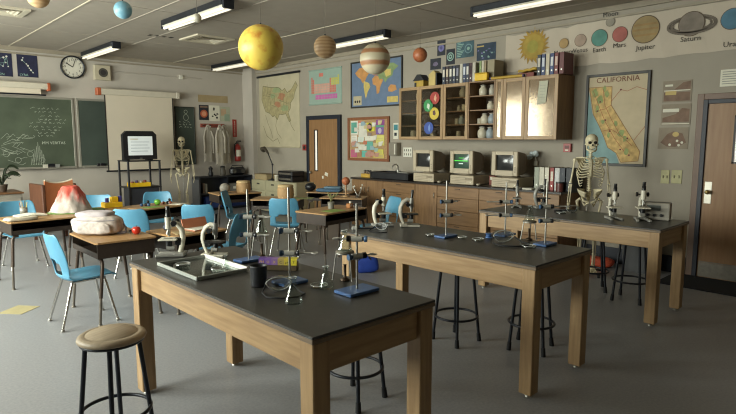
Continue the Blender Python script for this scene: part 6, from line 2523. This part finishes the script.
# brown wooden armchair with a leather back
ORW = wood('chair_dark_wood', '#6a4430', '#523222', 'z', .45)
LEA = M('tan_leather', '#a8633c', .45, var=.08)
xl, xr = ony(43, 190, 9.9).x, ony(72, 190, 9.9).x
zt = ony(56, 180.5, 9.9).z
o = thing('armchair', 'wooden chair with an orange-brown leather back before the chalkboard', 'chair', ((xl + xr) / 2, 10.15, 0), R(6))
w = xr - xl
vs, fs = [], []
n = 12
for k, y in enumerate((-.25, -.20)):
    for i in range(n + 1):
        u = -1 + 2 * i / n
        vs.append((u * w / 2, y + .04 * (1 - u * u), .42))
        vs.append((u * w / 2, y + .04 * (1 - u * u), zt - .05 * (1 - u * u)))
N2 = 2 * (n + 1)
for i in range(n):
    a = 2 * i
    fs.append((a, a + 2, a + 3, a + 1))
    fs.append((N2 + a, N2 + a + 1, N2 + a + 3, N2 + a + 2))
    fs.append((a + 1, a + 3, N2 + a + 3, N2 + a + 1))
    fs.append((a, N2 + a, N2 + a + 2, a + 2))
fs += [(0, 1, N2 + 1, N2), (2 * n, N2 + 2 * n, N2 + 2 * n + 1, 2 * n + 1)]
MB().add(vs, fs, LEA).build('backrest', LEA, o)
m = MB()
m.tube([(u * w / 2, -.235 + .04 * (1 - u * u), zt + .008 - .05 * (1 - u * u)) for u in [-1 + 2 * i / 12 for i in range(13)]], .014, M('painted_rim_highlight', '#c9bda6', .5), 8)
m.build('rim_highlight', None, o)  # pale tube stands for the highlight along the chair back's top rim
for sx in (-1, 1):
    MB().box((sx * (w / 2 + .028), .02, .55), (.05, .56, .78), ORW, ch=.01).build('side_panel', ORW, o)
    for sy in (-1, 1):
        MB().box((sx * (w / 2 + .028), .02 + sy * .22, .079), (.05, .06, .157), ORW, ch=.006).build('leg', ORW, o)
MB().box((0, .05, .40), (w - .002, .48, .09), LEA, ch=.02).build('seat', LEA, o)

# ------------------------------------------------------------------ things on the student desks
DZ = DH + .0005
# backpack
p = onz(89, 235, DH)
o = thing('backpack', 'pale white-pink rumpled backpack lying on the front desk', 'backpack', (1.745, 5.62, DZ), R(-44))
BPK = M('backpack_canvas', '#c0b4ac', .9, var=.28, scale=22)


def soft(m, c, s_, mat, seed, amp=.05, n=28, k=14, e=.55):
    vs, fs = [], []
    ph = [random.Random(seed + i).uniform(0, 6) for i in range(6)]
    for i in range(k + 1):
        la = -PI / 2 + PI * i / k
        for j in range(n):
            lo = 2 * PI * j / n
            sg = lambda v, q: math.copysign(abs(v) ** q, v)
            x, y, z = sg(cos(la), e) * sg(cos(lo), e), sg(cos(la), e) * sg(sin(lo), e), sg(sin(la), e)
            f = 1 + amp * (sin(5 * x + ph[0]) * sin(4 * y + ph[1]) + .6 * sin(9 * x + ph[2] + 3 * z) + .4 * sin(11 * y + ph[3]))
            zz = max(z * f, -.97)
            vs.append((c[0] + s_[0] * x * f, c[1] + s_[1] * y * f, c[2] + s_[2] * zz))
    for i in range(k):
        for j in range(n):
            a, b = i * n + j, i * n + (j + 1) % n
            fs.append((a, b, b + n, a + n))
    return m.add(vs, fs, mat, True)


soft(MB(), (0, 0, .088), (.225, .155, .089), BPK, 1, .05).build('main_bag', BPK, o)
soft(MB(), (-.03, .02, .188), (.165, .11, .030), M('backpack_flap', '#b8aeb0', .9, var=.12, scale=14), 7, .06).build('top_pocket', None, o)
soft(MB(), (.02, -.150, .07), (.16, .028, .055), BPK, 12, .06).build('front_pocket', BPK, o)
MB().tube([(-.20, -.10, .14), (-.06, -.155, .145), (.10, -.155, .143), (.20, -.10, .14)], .004, M('zip_grey', '#8a8488', .6), 6).build('zip', None, o)
MB().tube([(.19, .06, .12), (.245, .04, .06), (.262, .0, .014), (.24, -.03, .012), (.205, -.05, .03)], .012, M('strap_grey', '#8d8890', .8), 8, flat=(1, .35)).build('shoulder_strap', None, o)
# apples


def apple(name_lab, loc, hx, r=.038):
    o = thing('apple', name_lab, 'apple', loc)
    mt = M('apple_' + hx[1:], hx, .3, var=.15, coat=.3)
    MB().lathe([(.001, .006), (.018, .001), (r * .85, r * .45), (r, r * .95), (r * .92, r * 1.4), (r * .6, r * 1.75), (r * .25, r * 1.72), (.001, r * 1.6)], (0, 0, 0), mt, 24).build('flesh', mt, o)
    MB().tube([(0, 0, r * 1.55), (.004, 0, r * 1.9), (.010, .002, r * 2.1)], .002, M('stem_brown', '#4a3420', .7), 6).build('stem', None, o)


q = top(138.5, 233.5, DH)
apple('shiny red apple on the front desk right of the backpack', (1.985, 5.31, DZ), '#c0301f', .042)
q = top(156, 203.5, DH)
apple('green apple on the desk behind the showing chair back', (3.12, 7.52, DZ), '#6fae3a', .045)
o = thing('scissors', 'dark-handled scissors lying between the backpack and the red apple', 'scissors', (2.00, 5.48, DZ), .9)
for s_ in (-1, 1):
    m = MB().tube([(-.09, s_ * .012, .003 + .002 * (s_ > 0)), (.03, -s_ * .004, .004 + .002 * (s_ > 0))], .004, STEEL, 6, flat=(1.2, .4))
    b = m.build('blade', STEEL, o)
    MB().tube([(.055 + .025 * cos(2 * PI * i / 14), s_ * -.022 + .016 * sin(2 * PI * i / 14), .005) for i in range(14)], .004, BLACK, 6, closed=True).build('grip', BLACK, b)


def sheetpaper(label, loc, rz, w, d, mat, name='paper_sheet', cat='paper', n=1):
    o = thing(name, label, cat, loc, rz)
    for k in range(n):
        MB().box((0, 0, .0015 + .0035 * k), (w - .01 * k, d - .006 * k, .003), mat, rz=.05 * k).build('sheet', mat, o)
    return o


# peach folder desk
FOLD = M('peach_folder', '#c07a5c', .7, var=.05)
o = thing('document_folder', 'peach-coloured folder propped open on the desk right of the apple', 'folder', (2.58, 5.24, DZ), R(10))
MB().box((0, -.04, .004), (.30, .22, .007), FOLD).build('back_cover', FOLD, o)
MB().box((0, .055, .055), (.29, .012, .10), FOLD, rx=-.35).build('raised_cover', FOLD, o)
MB().box((0, -.04, .010), (.27, .20, .004), PAPER).build('papers', PAPER, o)
sheetpaper('tan booklet lying left of the peach folder', (2.34, 5.08, DZ), R(-10), .16, .20, M('tan_booklet', '#a58f68', .8), 'booklet', 'booklet', 2)
o = thing('round_ornament', 'small dark blue round object on the desk behind the straight microscope', 'ornament', (2.30, 5.36, DZ))
MB().ball((0, 0, .03), .03, M('slate_ball', '#3a4258', .5), 14, 10).build('ball', None, o)
MB().lathe([(.018, 0), (.020, .004), (.016, .006)], (0, 0, 0), BLACK, 12).build('ring_foot', BLACK, o)
# pencil-cup desk
o = thing('pencil_cup', 'grey cup of pencils on the far left desk', 'cup', top(24, 214.5, DH))
MB().lathe([(.001, .002), (.04, .002), (.042, .09), (.039, .09), (.037, .008), (.001, .006)], (0, 0, 0), M('grey_tin', '#8a867c', .5, .3), 20).build('cup', None, o)
for i, hx in enumerate(('#c9a03a', '#5a4a3c', '#b8b0a0', '#8a5a3a', '#c2a46a', '#4a6a4a')):
    a = i * 1.05
    MB().tube([(.02 * cos(a), .02 * sin(a), .01), (.042 * cos(a), .042 * sin(a), .15 + .012 * (i % 3))], .004, M('pencil_' + hx[1:], hx, .6), 6).build('pencil', None, o)
o = thing('paper_packet', 'crumpled pale paper packet on the far left desk', 'packet', (1.40, 7.14, DZ), R(8))
soft(MB(), (0, 0, .022), (.16, .10, .022), M('pale_packet', '#b8ad98', .85, var=.1), 21, .06).build('packet', None, o)
MB().box((.02, .0, .046), (.12, .08, .004), PAPER, rz=.3).build('folded_sheet', PAPER, o)
o = thing('open_book', 'open pale book on the far left desk left of the volcano', 'book', (1.56, 7.46, DZ), R(4))
for s_ in (-1, 1):
    MB().box((s_ * .078, 0, .018), (.15, .21, .014), PAPER, ry=s_ * .10).build('page_block', PAPER, o)
MB().box((0, 0, .0035), (.32, .225, .006), M('tan_cover', '#8f7a58', .8)).build('cover', None, o)
# volcano on its green board
o = thing('model_volcano', 'model volcano with red crater streaks on a green board', 'model', (2.04, 7.56, DZ), R(10))
MB().prism([(x * 1.12 + .06, y) for x, y in blob(0, 0, .30, 16, .06, .85, 3)], 0, .012, M('green_board', '#5c7a3c', .8, var=.2, scale=10)).build('base_board', None, o)
VOLC = M('volcano_plaster', '#b8aca2', .9, var=.12, scale=14, bump=1.0)
LAVA = M('lava_red', '#cc4a3a', .6, var=.15, scale=12)
nt = VOLC.node_tree
# lava colour runs down from the crater in streaks of its own paint
pb = nt.nodes['Principled BSDF']
rp = [n for n in nt.nodes if n.type == 'VALTORGB'][0]
mx = nt.nodes.new('ShaderNodeMixRGB')
tc = [n for n in nt.nodes if n.type == 'TEX_COORD'][0]
sx_ = nt.nodes.new('ShaderNodeSeparateXYZ')
nt.links.new(tc.outputs['Object'], sx_.inputs[0])
n2 = nt.nodes.new('ShaderNodeTexNoise')
n2.inputs['Scale'].default_value = 9
mp2 = nt.nodes.new('ShaderNodeMapping')
mp2.inputs['Scale'].default_value = (1.6, 1.6, .25)
nt.links.new(tc.outputs['Object'], mp2.inputs['Vector'])
nt.links.new(mp2.outputs['Vector'], n2.inputs['Vector'])
ma = nt.nodes.new('ShaderNodeMath')
ma.operation = 'MULTIPLY_ADD'
ma.inputs[1].default_value = .45
nt.links.new(n2.outputs['Fac'], ma.inputs[0])
nt.links.new(sx_.outputs['Z'], ma.inputs[2])
rg = nt.nodes.new('ShaderNodeMapRange')
rg.inputs['From Min'].default_value = .34
rg.inputs['From Max'].default_value = .50
nt.links.new(ma.outputs[0], rg.inputs['Value'])
nt.links.new(rg.outputs['Result'], mx.inputs['Fac'])
nt.links.new(rp.outputs['Color'], mx.inputs[1])
mx.inputs[2].default_value = lin('#c8584a')
nt.links.new(mx.outputs[0], pb.inputs['Base Color'])
m = MB()
vs, fs = [], []
n = 40
prof = [(.235, 0), (.222, .03), (.195, .085), (.170, .14), (.145, .20), (.122, .255), (.098, .30), (.078, .318), (.058, .308), (.03, .29), (.001, .28)]
for i, (r, z) in enumerate(prof):
    for j in range(n):
        t = 2 * PI * j / n
        f = 1 + (.06 * sin(7 * t + 1 + i) + .05 * sin(13 * t + 2 - i * 1.7) + .03 * sin(21 * t + 3 * i)) * (1 if i < 7 else .3)
        vs.append((r * f * cos(t), r * f * sin(t), z + .012))
for i in range(len(prof) - 1):
    for j in range(n):
        a, b = i * n + j, i * n + (j + 1) % n
        fs.append((a, b, b + n, a + n))
m.add(vs, fs, VOLC, True).build('cone', VOLC, o)
MB().lathe([(.001, .300), (.052, .306), (.052, .302), (.001, .29)], (0, 0, 0), LAVA, 16).build('crater_lava', LAVA, o)
# yellow block set
o = thing('block_set', 'bright yellow block with pegs and a violet cylinder behind the backpack', 'toy', (2.58, 7.72, DZ), R(0))
MB().box((0, 0, .035), (.23, .16, .068), YEL, ch=.006).build('base_block', YEL, o)
MB().box((.03, 0, .105), (.09, .08, .07), YEL, ch=.006).build('upper_block', YEL, o)
VIO = M('violet_plastic', '#3d3488', .45)
for x, hh in ((-.06, .055), (.11, .075)):
    MB().cyl((x, 0, .0695), (x, 0, .07 + hh), .024, VIO, 14).build('peg', VIO, o)
# molecule pieces and papers on the green-apple desk
for i, (x, y, hx, lab) in enumerate(((2.95, 7.50, '#2c4a72', 'cluster of blue model balls left of the green apple'), (3.28, 7.56, '#8a4a34', 'small brown model balls right of the green apple'))):
    o = thing('molecule_model', lab, 'model', (x, y, DZ))
    mt = M('atom_' + hx[1:], hx, .4)
    pts = [(0, 0, .022), (.05, .02, .022), (.02, -.05, .022), (.03, 0, .06), (-.05, .02, .02)]
    for j, q in enumerate(pts):
        MB().ball(q, .021, mt if j % 3 else BLACK, 12, 8).build('atom', mt, o)
    for q in pts[1:]:
        MB().tube([pts[0], q], .005, STEEL, 6).build('bond', STEEL, o)
sheetpaper('green card lying under the model pieces left of the green apple', (2.98, 7.34, DZ), R(15), .24, .16, M('green_card', '#7a9a4a', .8), 'paper_sheet', 'paper', 1)
sheetpaper('white paper at the right end of the green apple desk', (3.38, 7.46, DZ), R(30), .16, .20, PAPER, 'paper_sheet', 'paper', 2)
# potted sprig desk
o = thing('potted_sprig', 'grey pot with a small dry sprig on the right-hand desk', 'plant', (4.62, 5.56, DZ))
MB().lathe([(.04, 0), (.045, .09), (.04, .09), (.038, .08), (.001, .078)], (0, 0, 0), M('grey_pot_glaze', '#7d7a6e', .5), 18).build('pot', None, o)
SPR = M('dry_sprig', '#8a8a5c', .7, var=.2)
q = random.Random(4)
for i in range(12):
    a, L = q.uniform(0, 6.28), q.uniform(.04, .11)
    MB().tube([(0, 0, .078), (L * .4 * cos(a), L * .4 * sin(a), .15), (L * cos(a), L * sin(a), .16 + q.uniform(0, .06))], [.002, .004, .008], SPR, 6).build('sprig', SPR, o)
sheetpaper('green paper under the potted sprig', (4.52, 5.40, DZ), R(9), .26, .20, M('green_sheet', '#86a24e', .8), 'paper_sheet', 'paper', 1).location = (4.50, 5.36, DZ)
o = thing('pencil_sharpener', 'small orange and white block on the right end of the potted sprig desk', 'block', (4.86, 5.46, DZ), R(20))
MB().box((0, 0, .03), (.09, .06, .058), M('orange_plastic', '#b8742e', .5), ch=.005).build('body', None, o)
MB().box((-.01, -.031, .035), (.04, .006, .03), WHITE).build('front_plate', WHITE, o)
MB().cyl((.02, 0, .0595), (.02, 0, .085), .018, WHITE, 12).build('cap', WHITE, o)
# tan tubs desk
TUBM = M('tan_tub', '#a5855c', .75, var=.10, scale=9)


def tub(lab, loc, r, h):
    o = thing('storage_tub', lab, 'tub', loc, 0, 'tan tubs')
    MB().lathe([(r * .9, 0), (r, h * .2), (r * .97, h * .7), (r * .86, h * .80)], (0, 0, 0), TUBM, 24).build('body', TUBM, o)
    MB().lathe([(r * .92, h * .802), (r * .96, h * .86), (r * .9, h * .97), (r * .5, h), (.001, h)], (0, 0, 0), M('tan_tub_lid', '#b39a70', .75), 24).build('lid', None, o)


q = onz(262, 191, DH)
tub('tan lidded tub on the desk before the cream cabinet, left and farther', (5.02, 8.42, DZ), .125, .20)
tub('tan lidded tub on the green-covered desk, right and nearer', (4.98, 7.10, DZ), .13, .21)
o = thing('tape_dispenser', 'small grey domed object on the left of the tan tub desk', 'dispenser', (4.68, 8.46, DZ), R(-20))
MB().ball((0, 0, .045), .085, M('dome_grey', '#8d867a', .5), 18, 12, (1, .7, 1.0)).build('dome', None, o)
o.children[0].data.transform(Matrix.Translation((0, 0, .041)))
MB().box((.0, 0, .003), (.2, .12, .005), BLACK).build('base', BLACK, o)
sheetpaper('olive green sheet covering the desk behind the cut-out chair', (5.02, 7.02, DZ), R(-48), .30, .26, M('olive_sheet', '#7d8250', .8), 'paper_sheet', 'paper', 1).location = (5.15, 6.86, DZ)
# jacket, dark bowl and ball on a stick near the far door
o = thing('folded_jacket', 'folded blue-grey jacket on the desk before the far door', 'jacket', (6.14, 7.42, DZ), R(-60))
JK = M('jacket_blue', '#4c6880', .9, var=.15, scale=12)
soft(MB(), (0, 0, .03), (.24, .15, .030), JK, 31, .06).build('folded_body', JK, o)
soft(MB(), (.06, .02, .075), (.16, .11, .020), M('jacket_pale', '#6a8494', .9, var=.15, scale=12), 33, .07).build('sleeve', None, o)
o = thing('bowl', 'dark round pot on the desk before the far door', 'pot', (5.98, 7.76, DZ))
MB().lathe([(.05, 0), (.09, .04), (.10, .08), (.085, .12), (.06, .13)], (0, 0, 0), BLACK, 20).build('body', BLACK, o)
MB().lathe([(.061, .131), (.05, .14), (.001, .145)], (0, 0, 0), BLACKM, 20).build('lid', BLACKM, o)
o = thing('ball_on_stick', 'orange-brown ball on an upright wooden stick before the counter', 'model', (5.78, 6.74, DZ))
p = onz(341, 195, DH)
o.location = (5.78, 6.58, DZ)
MB().lathe([(.06, 0), (.06, .015), (.02, .02), (.012, .03)], (0, 0, 0), OAKZ, 16).build('base', OAKZ, o)
MB().cyl((0, 0, .03), (0, 0, .21), .014, M('pale_stick', '#a88460', .6), 10).build('stick', None, o)
MB().ball((0, 0, .25), .065, M('terracotta_ball', '#a8623e', .6, var=.2, scale=12), 20, 14).build('ball', None, o)
o = thing('wire_sculpture', 'bent wire and ball model right of the stick on the far desk', 'model', (5.95, 6.44, DZ), .3)
o.location = (5.86, 6.38, DZ)
m = MB()
for i in range(4):
    a = i * 1.5
    m.tube([(0, 0, .01), (.05 * cos(a), .05 * sin(a), .08), (.09 * cos(a), .09 * sin(a), .13 + .02 * i)], .005, STEEL, 6)
m.build('wire_frame', STEEL, o)
MB().lathe([(.05, 0), (.05, .012), (.001, .014)], (0, 0, 0), BLACK, 14).build('base', BLACK, o)
for i in range(4):
    a = i * 1.5
    MB().ball((.09 * cos(a), .09 * sin(a), .14 + .02 * i), .014, PAPER, 10, 8).build('bead', PAPER, o)

# ------------------------------------------------------------------ on the floor
o = thing('floor_paper', 'tan sheet of card lying on the floor at the left', 'paper', (1.13, 6.13, .0005), R(40))
MB().box((0, 0, .0015), (.26, .24, .003), M('floor_card', '#a39870', .85)).build('sheet', None, o)
p = onz(372, 271, 0)
o = thing('sports_bag', 'royal blue bag on the floor beyond the nearest tables', 'bag', (4.66, 4.95, .0005), HR)
BG = M('bag_blue', '#1f3f9a', .7, var=.15, scale=10)
soft(MB(), (0, 0, .105), (.17, .12, .107), BG, 41, .05).build('main_bag', BG, o)
for s_ in (-1, 1):
    MB().tube([(-.08, s_ * .10, .16), (-.04, s_ * .11, .235), (.04, s_ * .11, .235), (.08, s_ * .10, .16)], .009, BLACK, 6).build('handle', BLACK, o)
o = thing('door_mat', 'flat black mat on the floor before the near door', 'mat', (7.06, 1.30, .0005))
MB().box((0, 0, .006), (.66, 1.85, .011), M('mat_rubber', '#15171c', .85, var=.2, scale=60), ch=.003).build('mat', None, o)
MB().box((0, 0, .0125), (.56, 1.75, .002), M('mat_ribs', '#1b1d22', .9, var=.3, scale=90)).build('ribbed_field', None, o)
o = thing('waste_bin', 'grey upright bin against the wall behind the farthest table', 'bin', (7.22, 2.56, .0005), -PI / 2)
GB = M('bin_grey', '#565759', .5, var=.08)
MB().prism([(-.17, 0), (.17, 0), (.20, .40), (-.20, .40)], -.14, .14, GB, 'xz').build('body', GB, o)
MB().box((0, 0, .412), (.42, .30, .022), GB, ch=.006).build('lid', GB, o)
o = thing('duffel_bag', 'orange-red bag lying on the floor against the wall behind the farthest table', 'bag', (7.08, 3.12, .0005), R(100))
soft(MB(), (0, 0, .06), (.26, .10, .062), M('bag_orange', '#b8482c', .7, var=.12, scale=10), 51, .05).build('main_bag', None, o)
MB().tube([(-.10, -.05, .10), (-.05, -.06, .135), (.05, -.06, .135), (.10, -.05, .10)], .008, BLACK, 6).build('handle', BLACK, o)

# ------------------------------------------------------------------ light: daylight through the three windows
w = bpy.data.worlds.new('sky')
S.world = w
w.use_nodes = True
nt = w.node_tree
bg = nt.nodes['Background']
bg.inputs['Color'].default_value = (1.0, .95, .88, 1)
bg.inputs['Strength'].default_value = 2.0
for i, (a, b) in enumerate(WINS):
    la_ = bpy.data.lights.new('window_daylight', 'AREA')
    la_.shape = 'RECTANGLE'
    la_.size, la_.size_y = b - a - .1, WZ1 - WZ0 - .1
    la_.energy = [400, 620, 560][i]
    la_.color = (1.0, .962, .90)
    lo = bpy.data.objects.new('window_daylight', la_)
    COL.objects.link(lo)
    lo.location = (XL - .30, (a + b) / 2, (WZ0 + WZ1) / 2)
    lo.rotation_euler = (0, -PI / 2, 0)      # faces +X

S.view_settings.view_transform = 'Standard'
S.view_settings.look = 'None'
S.view_settings.gamma = 1
S.view_settings.use_curve_mapping = False
S.view_settings.exposure = 0.0
S.cycles.use_denoising = True
S.cycles.filter_width = 1.15
S.cycles.max_bounces = 8
S.cycles.diffuse_bounces = 5
S.cycles.glossy_bounces = 4
S.cycles.transparent_max_bounces = 24
S.cycles.sample_clamp_indirect = 6
